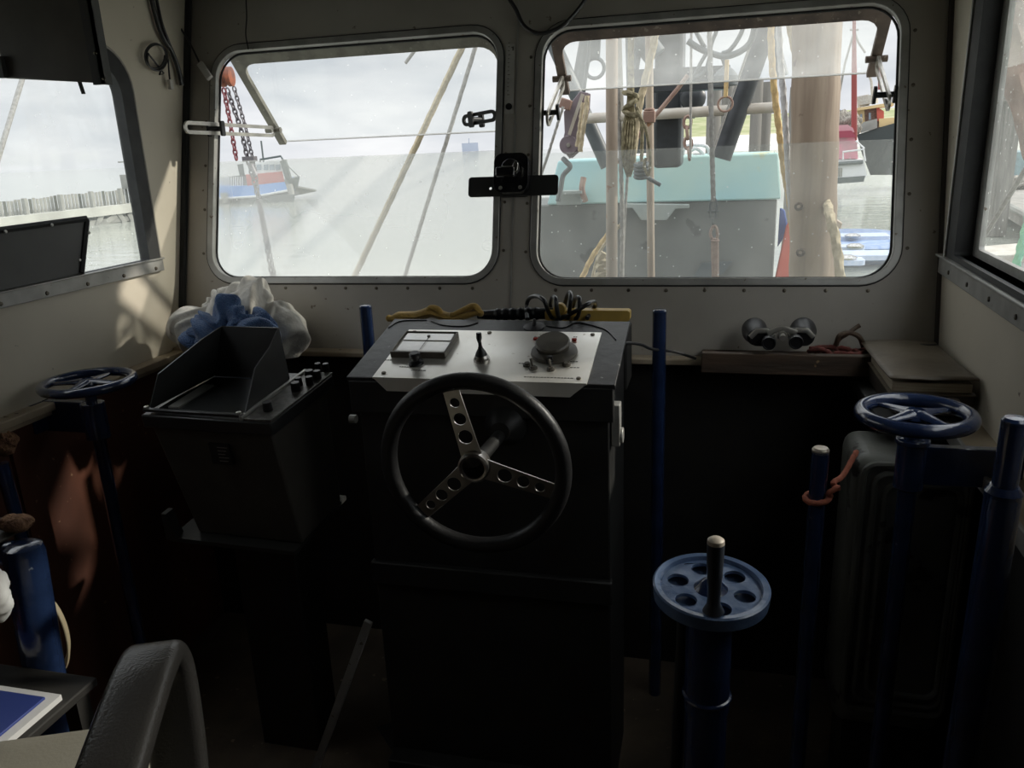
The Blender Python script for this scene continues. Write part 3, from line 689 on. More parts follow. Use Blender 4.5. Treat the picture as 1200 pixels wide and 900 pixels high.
# rectangular meter
g0 = cxv(460, 421); g1 = cxv(518, 423); g2 = cxv(474, 396); g3 = cxv(531, 396)
gx0, gx1, gv0, gv1 = g0[0] + .0, g1[0] + .004, g0[1], g2[1]
mb = MB(); mb.plate([(gx0 - .004, gv0), (gx1 + .004, gv0), (gx1 + .004, gv1), (gx0 - .004, gv1)], [[(gx0 + .000, gv0 + .006), (gx1 - .000, gv0 + .006), (gx1 - .000, gv1 - .003), (gx0 + .000, gv1 - .003)]], 0.016, frame(CP(0, 0, .004), (1, 0, 0), CV, CN))
gm = mb.build('meter_case', 'dial_brown', con, bevel=0.0015)
mb = MB(); mb.box((gx0, gv0 + .004, .006), (gx1, gv1 - .003, .015), CM); gf = mb.build('meter_face', 'gauge_face', gm)
mb = MB(); mb.box((gx0 + .004, gv0 + (gv1 - gv0) * .62, .016), (gx1 - .004, gv1 - .006, .017), CM); mb.build('meter_scale', 'gauge_scale', gm)
mb = MB(); mb.cyl(CP((gx0 + gx1) / 2, gv1 - .025, .016), CP((gx0 + gx1) / 2, gv1 - .025, .020), .004, n=10)
mb.bar(CP((gx0 + gx1) / 2, gv0 + .02, .0175), CP((gx0 + gx1) / 2 + .001, gv1 - .03, .0175), .001, .001, CN); mb.build('needle', 'engraving', gm)
kx, kv = cxv(488, 428)
mb = MB(); mb.lathe([(0.018, 0), (0.017, 0.006), (0.009, 0.010), (0.009, 0.016), (0.013, 0.018), (0.013, 0.026), (0.010, 0.029), (0.0, 0.029)], axis(CP(kx, kv, .004), CN), 20); mb.build('selector_knob', 'black_plastic', con)
# joystick lever
kx, kv = cxv(565, 424)
mb = MB(); mb.lathe([(0.019, 0), (0.019, 0.005), (0.015, 0.012), (0.013, .016)], axis(CP(kx, kv, .004), CN), 24); jb = mb.build('joystick_base', 'chrome', con)
mb = MB(); mb.lathe([(0.014, .014), (0.011, .022), (0.006, .030), (0.0045, .036)], axis(CP(kx, kv, .004), CN), 20)
jt = PC(561, 388); jt = PL(561, 390, (0, 1, 0), (0, CP(kx, kv).y - 0.002, 0))
mb.tube([CP(kx, kv, .03), CP(kx, kv, .045) * 0.5 + (CP(kx, kv, .03) + jt) * 0.25, jt + Vector((0, 0, -.02)), jt + Vector((0, 0, -.012)), jt], [.0045, .004, .0045, .0065, .006], 12)
mb.build('joystick', 'black_plastic', jb)
# round dial unit right of the plate
kx, kv = cxv(650, 416)
mb = MB(); mb.lathe([(0.052, 0), (0.054, 0.004), (0.052, 0.010), (0.044, 0.012)], axis(CP(kx, kv - .002, .004), CN), 36); rb = mb.build('dial_base', 'dial_brown', con)
mb = MB(); mb.lathe([(0.036, .010), (0.038, .014), (0.040, .026), (0.037, .030), (0.0, .031)], axis(CP(kx - .004, kv + .010, .004), (CN * 1 + Vector((0, -.18, 0))).normalized()), 36); mb.build('dial_knob', 'dial_brown', rb)
mb = MB(); mb.lathe([(0.011, 0), (0.010, 0.008), (0.006, 0.009), (0.006, 0.014), (0.007, .016), (0.0, 0.017)], axis(CP(kx - .001, kv - .048, .006), CN), 16); mb.build('dial_pointer', 'black_plastic', rb)
for (x, y) in ((628, 400), (673, 401)):
    q = cxv(x, y); mb = MB(); mb.box((q[0] - .006, q[1] - .004, .004), (q[0] + .006, q[1] + .004, .010), CM); mb.build('lamp_lens', 'red_plastic', rb, bevel=0.002, label='small red lens')
for (x, y, lev) in ((625, 434, 1), (646, 435, 1), (618, 430, 0), (664, 430, 0)):
    q = cxv(x, y); mb = MB(); mb.lathe([(0.010, 0), (0.010, 0.003), (0.006, 0.004), (0.006, 0.007), (0, .007)], axis(CP(q[0], q[1], .004), CN), 14)
    if lev: mb.tube([CP(q[0], q[1], .010), CP(q[0] - .003, q[1] + .004, .018), CP(q[0] - .005, q[1] + .007, .026)], [.002, .003, .0035], 8)
    mb.build('toggle_switch', 'dial_brown', con)
mb = MB()
random.seed(3)
for (xa, ya, nn) in ((468, 432, 5), (482, 436, 6), (608, 428, 3), (668, 426, 3), (668, 433, 3), (614, 444, 16), (626, 397, 2), (672, 397, 2), (450, 424, 3)):
    q = cxv(xa, ya); xx = q[0]
    mb = MB()
    for k in range(nn):
        L_ = random.uniform(.003, .007); mb.box((xx, q[1], .0041), (xx + L_, q[1] + .0032, .0045), CM); xx += L_ + .0015
    mb.build('engraving', 'engraving', plate)
# loose cable joint hole cover at the back of the top
kx, kv = cxv(626, 384)
mb = MB(); mb.lathe([(0.026, 0), (0.026, 0.004), (0.016, 0.006), (0.0, .006)], axis(CP(kx, kv, 0), CN), 24); mb.tube([CP(kx, kv, .004), CP(kx + .002, kv + .004, .022)], [.006, .003], 8); mb.build('cable_gland', 'black_plastic', con)
for pts in ([(505, 376), (520, 381), (545, 382), (560, 378)], [(640, 382), (660, 384), (676, 378), (700, 383), (712, 388), (722, 398)], [(455, 384), (470, 376), (500, 375)]):
    mb = MB(); mb.tube(smoothpath([PC(x, y, .0012) for x, y in pts], 5), 0.0014, 6); mb.build('thin_wire', 'black_plastic', con)
# dark shelf flange across the front lower down
mb = MB(); mb.box((CX0 + .01, CY0 + .005, .60), (CX1 - .01, CY0 + .03, .66)); mb.build('front_flange', 'console_side', con, bevel=0.004)
mb = MB(); mb.box((CX0 + .02, CY0 - .03, 0), (CX1 - .02, CY0 + .03, .10)); mb.build('plinth', 'console_side', con, bevel=0.004)

# steering wheel
WYc = 1.375
hc = PY(556, 546, WYc)
wa = Vector((0.02, -math.cos(R(3)), -math.sin(R(3)))).normalized()   # axis towards the helmsman
wx = Vector((1, 0, 0)); wx = (wx - wa * wx.dot(wa)).normalized(); wy = wa.cross(wx)
st = thing('steering_wheel', 'black rimmed three spoke steering wheel with drilled metal spokes on console front', 'steering wheel', (hc.x, WYc, hc.z))
WT = frame(hc, wx, wy, wa)
RW_ = 0.176
mb = MB(); mb.torus(RW_, 0.0165, WT, 72, 16); mb.build('rim', 'wheel_rubber', st)
for adeg in (103, -17, 223):
    a = R(adeg); d = wx * math.cos(a) + wy * math.sin(a); p_ = wx * -math.sin(a) + wy * math.cos(a)
    L_ = RW_ - 0.014
    T = frame(hc - wa * 0.004 + wa * .0, d, p_, wa)
    # dished: hub sits slightly deeper
    o0, o1 = 0.012, L_
    mb = MB()
    mb.plate([(o0, -.022), (0.05, -.020), (o1, -.0165), (o1, .0165), (0.05, .020), (o0, .022)], [circ(.062, 0, .0145, 24), circ(.100, 0, .0125, 24), circ(.134, 0, .0098, 24)], .004, T)
    mb.build('spoke', 'spoke_metal', st, bevel=0.0008)
mb = MB(); mb.lathe([(0.028, -.02), (0.031, 0.0), (0.031, .010), (0.027, .013), (0.023, .012), (0.023, .004), (0.0, .004)], WT, 32); hb = mb.build('hub', 'spoke_metal', st)
mb = MB(); mb.lathe([(0.0225, .004), (0.0225, .007), (0.0, .008)], WT, 24); mb.build('hub_cap', 'black_gloss', hb)
mb = MB(); mb.cyl(hc - wa * .01, Vector((hc.x, CY0 + .02, hc.z - 0.01)), .014, n=16)
mb.lathe([(0.048, 0), (0.046, 0.012), (0.028, .03), (0.022, .05), (0.0, .05)], axis((hc.x + 0.003, CY0 + .012, hc.z + 0.012 - 0.01), (0, -1, 0)), 28)
mb.build('shaft', 'console_side', st)

# ================================================================ RADAR DISPLAY
# box, axes from the surveyed corners
A0 = PD(168, 486, 1.90); A1 = PD(316, 492, 1.80)
A1.z = A0.z = 1.052
rx = (A1 - A0); RWd = rx.length; rx.normalize()
ry = Vector((-rx.y, rx.x, 0)); tl = R(6)
ryt = (ry * math.cos(tl) + Vector((0, 0, math.sin(tl)))).normalized(); rz = rx.cross(ryt).normalized()
RT_ = frame(A0, rx, ryt, rz)
rad = thing('radar_display', 'dark grey radar display unit with black viewing hood, left of the console', 'radar', ((A0 + A1) / 2 + ry * 0.15 - Vector((0, 0, 0.36))))
RD = 0.295; RH = 0.37
sx = RWd
mb = MB(); mb.hexa([RT_ @ Vector(q_) for q_ in ((.022, .055, -RH), (sx - .018, .055, -RH), (sx - .018, RD - .03, -RH), (.022, RD - .03, -RH), (.008, .006, -.035), (sx - .006, .006, -.035), (sx - .006, RD - .03, -.035), (.008, RD - .03, -.035))]); bd = mb.build('radar_body', 'radar_grey', rad, bevel=0.006)
mb = MB(); mb.box((-.006, -.004, -.040), (sx + .002, RD, -.006), RT_); mb.build('radar_bezel', 'radar_black', rad, bevel=0.004)
ks = sx * 0.80
mb = MB(); mb.box((ks, .0, -.006), (sx + .002, RD, .0), RT_); kp = mb.build('control_strip', 'radar_strip', rad, bevel=0.001)
mb = MB(); mb.box((ks - .010, -.002, -.006), (ks - .002, RD, .006), RT_); mb.build('strip_edge', 'frame_alu', rad, bevel=0.001)
for (u_, v_, r_) in ((.5, .05, .012), (.55, .17, .012), (.42, .20, .010), (.78, .21, .010), (.45, .25, .012), (.78, .25, .010), (.42, .30, .009), (.75, .30, .009)):
    mb = MB(); c_ = RT_ @ Vector((ks + (sx - ks) * u_, v_, 0)); mb.cyl(c_, c_ + rz * .022, r_, r_ * .9, n=14); mb.build('control_knob', 'black_plastic', kp, bevel=.001)
mb = MB(); mb.box((.02, .03, -.006), (ks - .02, RD - .04, -.002), RT_); mb.build('radar_screen', 'radar_screen', rad)
mb = MB(); mb.box((.045, .035, -.002), (.075, RD - .12, .002), RT_); mb.build('screen_strip', 'frame_alu', rad)
# hood: back sheet, two wings, front lip
def RTP(x, y, z): return RT_ @ Vector((x, y, z))
hb_h = 0.125
TH_ = 0.003
def sheet(mb, pts, nrm, t):
    pts = [Vector(p) for p in pts]; nrm = Vector(nrm).normalized() * t
    k = len(pts)
    mb.add(pts + [p + nrm for p in pts], [tuple(range(k))[::-1], tuple(range(k, 2 * k))] + [(i, (i + 1) % k, k + (i + 1) % k, k + i) for i in range(k)])
hd = MB()
sheet(hd, [RTP(.03, RD - .06, 0), RTP(ks - .02, RD - .06, 0), RTP(ks - .05, RD - .02, hb_h), RTP(.055, RD - .02, hb_h)], ryt, TH_)
hood = hd.build('hood_back', 'radar_black', rad)
hd = MB(); sheet(hd, [RTP(.006, .012, 0), RTP(.03, RD - .06, 0), RTP(.055, RD - .02, hb_h), RTP(.048, .20, hb_h * .93), RTP(.015, .06, .075)], rx, TH_); hd.build('hood_wing', 'radar_black', rad)
hd = MB(); sheet(hd, [RTP(ks - .004, .012, 0), RTP(ks - .02, RD - .06, 0), RTP(ks - .05, RD - .02, hb_h), RTP(ks - .034, .20, hb_h * .80), RTP(ks - .014, .10, .085)], -rx, TH_); hd.build('hood_wing', 'radar_black', rad)
hd = MB(); hd.box((.0, .0, 0), (ks - .004, .012, .008), RT_); hd.build('hood_lip', 'radar_black', rad, bevel=.002)
for u_ in (.008, ks - .014):
    mb = MB(); mb.lathe([(0.006, 0), (0.006, 0.005), (0, .007)], axis(RTP(u_, .006, .008), rz), 10); mb.build('screw', 'bright_metal', rad)
# label plate on the front
mb = MB(); lx_, lz_ = sx * .46, -.075
mb.box((lx_, .006, lz_ - .055), (lx_ + .055, .016, lz_), RT_); lb = mb.build('rating_label', 'label_dark', rad)
mb = MB()
for k in range(5): mb.box((lx_ + .022, .0055, lz_ - .010 - k * .009), (lx_ + .050 - .004 * (k % 3), .0065, lz_ - .008 - k * .009), RT_)
mb.build('label_print', 'label_line', lb)
# wall bracket carrying the radar
mb = MB(); q = RTP(.0, .02, -RH)
mb.box((-.04, .02, -RH - .012), (sx - .02, RD, -RH), RT_); mb.hexa([RTP(-.055, .02, -RH - .01), RTP(-.02, .02, -RH - .01), RTP(-.02, .05, -RH - .01), RTP(-.04, .05, -RH - .01), RTP(-.05, .02, -RH + .07), RTP(-.035, .02, -RH + .07), RTP(-.035, .05, -RH + .07), RTP(-.05, .05, -RH + .07)])
mb.build('mounting_bracket', 'grey_plate', rad)
mb = MB(); c_ = RTP(sx * .5, RD * .55, -RH - .012); mb.box((c_.x - .09, c_.y - .06, 0), (c_.x + .09, c_.y + .06, c_.z)); mb.build('pedestal', 'console_side', rad, bevel=.005)

# ================================================================ CLOTHS
def cloth_blob(name, material, c, rad3, seed, label, cat, folds=0.022, fs=7.0, zmin=None, sub=5, cut=None, flatten=0.0):
    bm = bmesh.new(); bmesh.ops.create_icosphere(bm, subdivisions=sub, radius=1)
    c = Vector(c)
    for v in bm.verts:
        d = v.co.normalized()
        p = Vector((d.x * rad3[0], d.y * rad3[1], d.z * rad3[2]))
        q = p * fs + Vector((seed * 3.1, seed, -seed))
        qh = q * .5; w1_ = Vector((noise.noise(qh), noise.noise(qh + Vector((17.3, 4.1, 9.7))), noise.noise(qh + Vector((-8.2, 31.5, 2.6))))) * 1.2
        n3 = noise.noise(p * fs * .45 + Vector((0, seed, 5)))
        rid = math.sin(9.0 * noise.noise(q * .55 + w1_ * .6))
        rid2 = math.sin(11.0 * noise.noise(q * 1.0 + w1_))
        p += d * (folds * (.55 * rid + .28 * rid2 + 1.3 * n3 + .12 * noise.noise(q * 4)))
        p = c + p
        if zmin is not None and p.z < zmin: p.z = zmin + (p.z - zmin) * .02
        if cut: p = cut(p)
        v.co = p - c
    for f_ in bm.faces: f_.smooth = True
    me = bpy.data.meshes.new(name); bm.to_mesh(me); bm.free(); me.materials.append(MATS[material])
    o = bpy.data.objects.new(name, me); COL.objects.link(o); o.location = c
    tag(o, label, cat); return o
def wallcut(p):
    lim = 2.262 + max(0, p.z - 1.03) * math.tan(LEAN) - .012
    if p.y > lim: p.y = lim
    if p.x < LX + .028: p.x = LX + .028
    return p
cc = PY(292, 372, 2.12)
cloth_blob('white_cloth', 'white_cloth', (cc.x - .030, 2.125, 1.130), (0.205, 0.10, 0.135), 2.0, 'crumpled off white cloth bundle behind the radar hood', 'cloth', .040, 10, 1.033, 6, cut=wallcut)
bc = PY(268, 380, 2.0)
cloth_blob('blue_towel', 'blue_towel', (bc.x + .005, 2.0, 1.135), (0.125, 0.055, 0.080), 6.0, 'crumpled blue towel bunched in front of the white cloth', 'towel', .036, 13, None, 6)

# ================================================================ BLUE POSTS AND HANDWHEELS
def hand_wheel(name, label, c, Rr, tube_r, spokes, a0, material, tilt=(0, 0, 1), group=None):
    root = thing(name, label, 'handwheel', Vector((c.x, c.y, 0)), group)
    T = axis(c, tilt)
    mb = MB(); mb.torus(Rr, tube_r, T, 56, 14); mb.build('rim', material, root)
    for k in range(spokes):
        a = a0 + 2 * PI * k / spokes; d = Vector((math.cos(a), math.sin(a), 0)); p = Vector((-d.y, d.x, 0))
        mb = MB(); n_ = 9; pts = []
        for i in range(n_):
            t_ = i / (n_ - 1); pts.append(T @ (d * (.012 + (Rr - .014) * t_) + Vector((0, 0, -.004 + .006 * (1 - t_)))))
        mb.tube(pts, [.017 - .0075 * math.sin(min(1, i / 6) * PI / 2) for i in range(n_)], 12, flat=.55); mb.build('spoke', material, root)
    mb = MB(); mb.lathe([(0.0, -.022), (0.018, -.022), (0.020, -.010), (0.028, -.004), (0.026, .004), (0.014, .006), (0.008, .009), (0, .009)], T, 24); mb.build('hub', material, root)
    return root, T
# left handwheel
cL = PD(103, 448, 2.08)
hwl, T = hand_wheel('handwheel_post', 'blue handwheel on slim post beside the left wall', cL, .108, .0125, 4, R(8), 'blue_paint')
slv = cL - Vector((0, 0, .055))
mb = MB(); mb.cyl(cL - Vector((0, 0, .06)), cL - Vector((0, 0, .01)), .014, n=16); mb.build('stem', 'blue_paint', hwl)
mb = MB(); mb.cyl(slv - Vector((0, 0, .10)), slv, .030, n=20); mb.build('sleeve', 'blue_paint', hwl, bevel=.002)
mb = MB(); mb.box((LX + .0, cL.y - .008, slv.z - .085), (cL.x - .02, cL.y + .014, slv.z)); mb.box((LX, cL.y - .05, slv.z - .08), (LX + .010, cL.y + .05, slv.z + .0)); mb.build('bracket', 'blue_paint', hwl, bevel=.002)
mb = MB(); mb.cyl((cL.x, cL.y, 0), (cL.x, cL.y, slv.z - .07), .0165, n=18); mb.build('post', 'blue_paint', hwl)
mb = MB(); mb.lathe([(0.05, 0), (0.05, .01), (.02, .012)], Matrix.Translation((cL.x, cL.y, 0)), 20); mb.build('foot_flange', 'blue_paint', hwl)
# right handwheel
cR = PD(1073, 486, 1.46)
hwr, T = hand_wheel('handwheel_post', 'large blue handwheel on thick sleeve at the right, nearest the side window', cR, .0925, .0135, 4, R(35), 'blue_paint')
slv = cR - Vector((0, 0, .05))
mb = MB(); mb.cyl(cR - Vector((0, 0, .055)), cR - Vector((0, 0, .01)), .018, n=16); mb.build('stem', 'blue_paint', hwr)
mb = MB(); mb.cyl(slv - Vector((0, 0, .095)), slv, .026, n=24); mb.lathe([(0.030, -.006), (.030, .004), (.018, .008)], Matrix.Translation(slv), 24); mb.build('sleeve', 'blue_paint', hwr, bevel=.002)
bw_ = RP(cR.y, 0).x - .006
mb = MB(); mb.box((cR.x + .02, cR.y - .008, slv.z - .085), (bw_, cR.y + .012, slv.z - .010)); mb.build('bracket', 'blue_paint', hwr, bevel=.002)
mb = MB(); mb.cyl((cR.x, cR.y, 0), (cR.x, cR.y, slv.z - .1), .0165, n=18); mb.build('post', 'blue_paint', hwr)
mb = MB(); mb.lathe([(0.05, 0), (0.05, .01), (.02, .012)], Matrix.Translation((cR.x, cR.y, 0)), 20); mb.build('foot_flange', 'blue_paint', hwr)
# steering pump wheel in front
cP = PD(833, 689, 1.23)
pm = thing('pump_wheel_post', 'worn blue disc wheel with six holes and upright crank grip, on thick post', 'handwheel', (cP.x, cP.y, 0))
Tp = axis(cP, Vector((0.02, -.07, 1)))
RPm = .084
mb = MB(); mb.plate(circ(0, 0, RPm, 56), [circ(.052 * math.cos(a), .052 * math.sin(a), .0165, 20) for a in [R(30 + 60 * k) for k in range(6)]], .006, Tp @ Matrix.Translation((0, 0, -.006))); mb.build('wheel_disc', 'blue_worn', pm, bevel=.001)
mb = MB(); mb.lathe([(RPm - .006, -.014), (RPm + .004, -.014), (RPm + .005, .006), (RPm + .002, .008), (RPm - .006, .007), (RPm - .008, 0.0), (RPm - .006, -.014)], Tp, 56); mb.build('wheel_rim', 'blue_worn', pm)
mb = MB(); mb.lathe([(0.026, -.03), (.026, 0), (.016, .010), (.009, .016), (0, .017)], Tp, 24); mb.build('hub', 'blue_paint', pm)
gb = PZ(836, 716, cP.z + .004); gt = Vector((gb.x, gb.y, PY(838, 634, gb.y).z))
mb = MB(); mb.tube([gb, gb + Vector((0, 0, .012)), gb.lerp(gt, .2), gt.lerp(gb, .3), gt - (gt - gb).normalized() * .004], [.016, .010, .0095, .012, .0125], 16); gr = mb.build('crank_grip', 'grip_dark', pm)
mb = MB(); mb.lathe([(.0125, -.004), (.012, .002), (.008, .005), (0, .006)], axis(gt, gt - gb), 16); mb.build('grip_tip', 'worn_tip', gr, label='pale worn tip')
pb = Tp @ Vector((0, 0, -.03))
mb = MB(); mb.cyl((pb.x, pb.y, pb.z - .002), (pb.x, pb.y, pb.z - .19), .036, n=28); mb.torus(.036, .004, Matrix.Translation((pb.x, pb.y, pb.z - .165)), 28, 8); mb.lathe([(.036, 0), (.030, .012), (.022, .02)], Matrix.Translation((pb.x, pb.y, pb.z - .004)), 28); mb.build('upper_sleeve', 'blue_paint', pm)
mb = MB(); mb.cyl((pb.x, pb.y, 0), (pb.x, pb.y, pb.z - .18), .0335, n=28); mb.build('post', 'blue_paint', pm)
for s_ in (-1, 1):
    mb = MB(); mb.cyl((pb.x + s_ * .034, pb.y, pb.z - .035), (pb.x + s_ * .046, pb.y, pb.z - .035), .008, n=12); mb.build('grub_screw', 'blue_paint', pm, bevel=.001)
mb = MB(); mb.cyl((pb.x - .058, pb.y + .02, 0), (pb.x - .040, pb.y + .02, pb.z - .03), .010, n=12); mb.build('side_pipe', 'console_side', pm)
mb = MB(); mb.lathe([(0.09, 0), (0.09, .012), (.04, .014)], Matrix.Translation((pb.x, pb.y, 0)), 24); mb.build('foot_flange', 'blue_paint', pm)

# plain posts and levers
def lever(label, top, r, foot=None, cap='blue_worn', name='blue_post', cat='post', rlow=None, sock=None):
    root = thing(name, label, cat, (top.x, top.y, 0))
    foot = foot or Vector((top.x, top.y, 0))
    d = (top - foot).normalized()
    mb = MB()
    if sock: mb.cyl(foot + d * (sock - .02), top - d * .006, r, n=20)
    else: mb.cyl(foot, top - d * .006, r, n=20)
    mb.build('shaft', 'blue_paint', root)
    if sock:
        mb = MB(); mb.cyl(foot, foot + d * sock, rlow, n=20); mb.lathe([(rlow, 0), (rlow * 1.04, .006), (r * 1.1, .016)], axis(foot + d * sock, d), 20); mb.build('socket', 'blue_paint', root)
    mb = MB(); mb.lathe([(r, -.008), (r, -.001), (r * .8, .003), (0, .004)], axis(top - d * .002, d), 20); mb.build('end_cap', cap, root)
    return root
tc_ = PY(428, 358, 2.12); lever('blue post behind the console, beside its left rear corner', tc_, .0185, Vector((tc_.x, tc_.y, 0)), 'blue_paint')
tc_ = PY(773, 363, 2.10); lever('tall blue post standing just right of the console', tc_, .0185, Vector((tc_.x, tc_.y, 0)), 'blue_paint')
tc_ = PD(962, 525, 1.55); lv = lever('blue lever with pale worn top and orange rope tied round it', tc_, .0165, Vector((tc_.x, tc_.y, 0)), 'worn_tip')
tr_ = PD(1190, 490, 1.08); tf = Vector((tr_.x - .012, tr_.y, 0)); lever('blue lever in a thicker blue socket at the right edge', tr_, .0165, tf, 'blue_paint', rlow=.0235, sock=tr_.z - .115)
# orange rope
lvx, lvy = tc_.x, tc_.y
zr = PY(960, 588, lvy - .02).z
mb = MB(); n_ = 30
loop = [Vector((lvx + .0225 * math.cos(2 * PI * i / n_), lvy + .0225 * math.sin(2 * PI * i / n_), zr + .004 * math.sin(2 * PI * i / n_ + 1))) for i in range(n_)]
mb.tube(loop, .0058, 10, closed=True, lobes=3, twist=400, amp=.12)
ax_ = PD(1001, 534, 1.63)
k0 = Vector((lvx + .024, lvy - .006, zr + .006))
mb.tube(smoothpath([k0, k0 + Vector((-.004, -.008, .012)), k0 + Vector((.010, -.004, .022)), k0 + Vector((.012, .010, .014)), k0 + Vector((.004, .006, .028)), k0.lerp(ax_, .5), ax_, ax_ + Vector((.006, .012, .004))], 8), .0055, 10, lobes=3, twist=400, amp=.12)
tag(mb.build('orange_rope', 'orange_rope'), 'short orange rope looped round the blue lever and tied back', 'rope')

# ================================================================ FRONT LEDGE ITEMS
# yellow glove lying on the back edge of the console
def PYs(pts, y): return [PY(a, b_, y) for a, b_ in pts]
gz = 1.208
gl = thing('work_glove', 'yellow cotton work glove lying behind the console top', 'glove', (-.72, 1.99, 1.03))
mb = MB()
mb.tube(smoothpath(PYs([(456, 374), (468, 370), (488, 370), (506, 366), (524, 371), (541, 370)], 1.96), 6), [.010, .012, .013, .014, .016, .019, .020, .020, .020, .021, .022, .022, .023, .024, .024, .025, .026, .025, .024, .024, .023, .022, .021, .021, .020, .020, .020, .019, .018, .016, .014][:31], 14, flat=.55)
mb.build('palm', 'yellow_glove', gl)
for pts in ([(500, 368), (505, 361), (514, 364), (516, 371)], [(530, 370), (545, 363), (556, 359), (563, 367)], [(528, 374), (545, 370), (560, 366)], [(482, 371), (470, 374), (456, 373)]):
    sp = smoothpath(PYs(pts, 1.95), 6); mb = MB(); mb.tube(sp, [.012 - .0012 * abs(i - len(sp) / 2) / len(sp) * 4 for i in range(len(sp))], 12, flat=.8); mb.sphere(sp[-1], .0095, 10, 8); mb.sphere(sp[0], .0095, 10, 8); mb.build('finger', 'yellow_glove', gl)
mb = MB(); mb.box((-.80, 1.925, 1.02), (-.60, 2.03, 1.175)); tag(mb.build('ledge_box', 'dark_panel', bevel=.004), 'dark low box behind the console, under the yellow glove', 'box')
# inspection lamp: black ribbed handle + yellow body
il = thing('inspection_lamp', 'inspection lamp with black ribbed handle and yellow body behind the console', 'lamp', (-.35, 2.03, 1.03))
yl = 2.02
h0 = PY(560, 369, yl); h1 = PY(650, 367, yl)
N_ = 60; pts = [h0.lerp(h1, i / N_) for i in range(N_ + 1)]
mb = MB(); mb.tube(pts, [(.011 + .004 * min(1, i / 20) + (.0022 if (i // 3) % 2 else 0) * (1 if 12 < i < 48 else 0)) for i in range(N_ + 1)], 14); mb.build('handle', 'black_plastic', il)
b0 = PY(640, 368, yl); b1 = PY(739, 367, yl)
mb = MB(); mb.plate(rrect(b0.x, b0.z - .014, b1.x, b0.z + .014, .008, 5), [], .034, frame((0, yl + .017, 0), (1, 0, 0), (0, 0, 1), (0, -1, 0))); mb.build('lamp_body', 'yellow_plastic', il, bevel=.005, seg=3)
mb = MB(); q = PY(656, 362, yl - .03); mb.cyl(q + Vector((0, .01, 0)), q + Vector((0, -.012, 0)), .016, n=18); mb.build('lamp_hook_boss', 'yellow_plastic', il, bevel=.002)
mb = MB(); mb.box((-.52, 1.935, 1.02), (-.20, 2.06, 1.172)); tag(mb.build('ledge_box', 'dark_panel', bevel=.004), 'dark low box behind the console, under the yellow lamp', 'box')
# coiled black cable over the lamp
mb = MB()
cp_ = [(618, 374), (617, 360), (620, 350), (629, 347), (638, 353), (643, 366), (647, 372), (645, 358), (647, 349), (651, 350), (653, 364), (656, 372), (661, 360), (664, 348), (668, 343), (669, 352), (667, 366), (666, 373), (671, 360), (675, 350), (679, 350), (679, 362), (676, 372), (668, 374), (650, 377), (668, 368), (686, 358), (694, 354), (698, 356), (694, 364), (688, 373)]
pts = []
for i, (a, b_) in enumerate(cp_): pts.append(PY(a, b_, 1.985 + .05 * math.sin(i * 1.15)))
mb.tube(smoothpath(pts, 8), .0058, 10); tag(mb.build('coiled_cable', 'cable_rubber'), 'black coiled power cable looped over the yellow lamp', 'cable')
mb = MB(); mb.tube(smoothpath([(CX1 - .02, 1.90, 1.15), PY(738, 402, 1.93), PY(752, 404, 2.0), PY(764, 409, 2.06), PY(790, 412, 2.14), PY(815, 420, 2.22)], 8), .004, 8); tag(mb.build('thin_cable', 'cable_rubber'), 'thin black cable running from console to the wall ledge', 'cable')

# wooden shelf batten
sh = thing('wood_shelf', 'rough brown wooden shelf along the front wall, right of the console', 'shelf', (.19, 2.16, 1.03))
s0 = PY(822, 414, 2.10); s1_ = PY(1026, 418, 2.10); zt = (s0.z + s1_.z) / 2
mb = MB(); mb.box((s0.x, 2.10, zt - .055), (s1_.x + .02, 2.125, zt)); mb.build('front_batten', 'old_wood', sh, bevel=.003)
mb = MB(); mb.box((s0.x, 2.125, zt - .050), (.58, 2.262, zt - .030)); mb.build('shelf_board', 'old_wood', sh, bevel=.002)
szt = zt - .030
# binoculars
bn = thing('binoculars', 'black and silver binoculars resting on the wooden shelf', 'binoculars', (.13, 2.16, zt))
by = 2.115
eL = PY(901, 403, by - .03); eR = PY(933, 402, by - .03)
oL = PY(885, 393, by + .06); oR = PY(943, 393, by + .06)
for e, o_, sgn in ((eL, oL, -1), (eR, oR, 1)):
    ax3 = Vector((0, 1, .04)).normalized()
    mb = MB(); mb.lathe([(0.0, .004), (.013, .004), (.015, 0), (.017, 0), (.0185, .012), (.0165, .028), (.014, .034), (.014, .05)], axis(e, ax3), 24); mb.build('eyepiece', 'black_plastic', bn)
    mb = MB(); mb.lathe([(.018, 0), (.022, .004), (.023, .02), (.028, .045), (.033, .06), (.034, .085), (.031, .088), (.030, .08), (0, .08)], axis(o_ - Vector((0, .03, 0)), ax3), 28); mb.build('objective_barrel', 'black_plastic', bn)
    c1 = (e + o_) / 2 + Vector((0, .012, .004))
    mb = MB(); T = frame(c1 - Vector((0, .0, 0)), (o_ - e).normalized().cross(ax3).cross(ax3) * -1, ax3.cross((o_ - e).normalized()).normalized(), ax3) if 0 else Matrix.Translation(c1)
    mb.plate(rrect(-.029, -.021, .029, .021, .017, 6), [], .040, frame(c1 + Vector((0, -.018, 0)), (1, 0, 0), (0, 0, 1), (0, 1, 0)) @ Matrix.Diagonal((1, 1, 1, 1)))
    mb.build('prism_housing', 'black_plastic', bn, bevel=.004, seg=3)
    mb = MB(); mb.tube([c1 + Vector((sgn * -.030, -.022, .008)), c1 + Vector((sgn * -.010, -.022, .022)), c1 + Vector((sgn * .014, -.022, .021)), c1 + Vector((sgn * .030, -.022, .004))], .0045, 8, flat=1.6); mb.build('silver_trim', 'bright_metal', bn)
bc_ = (eL + eR) / 2
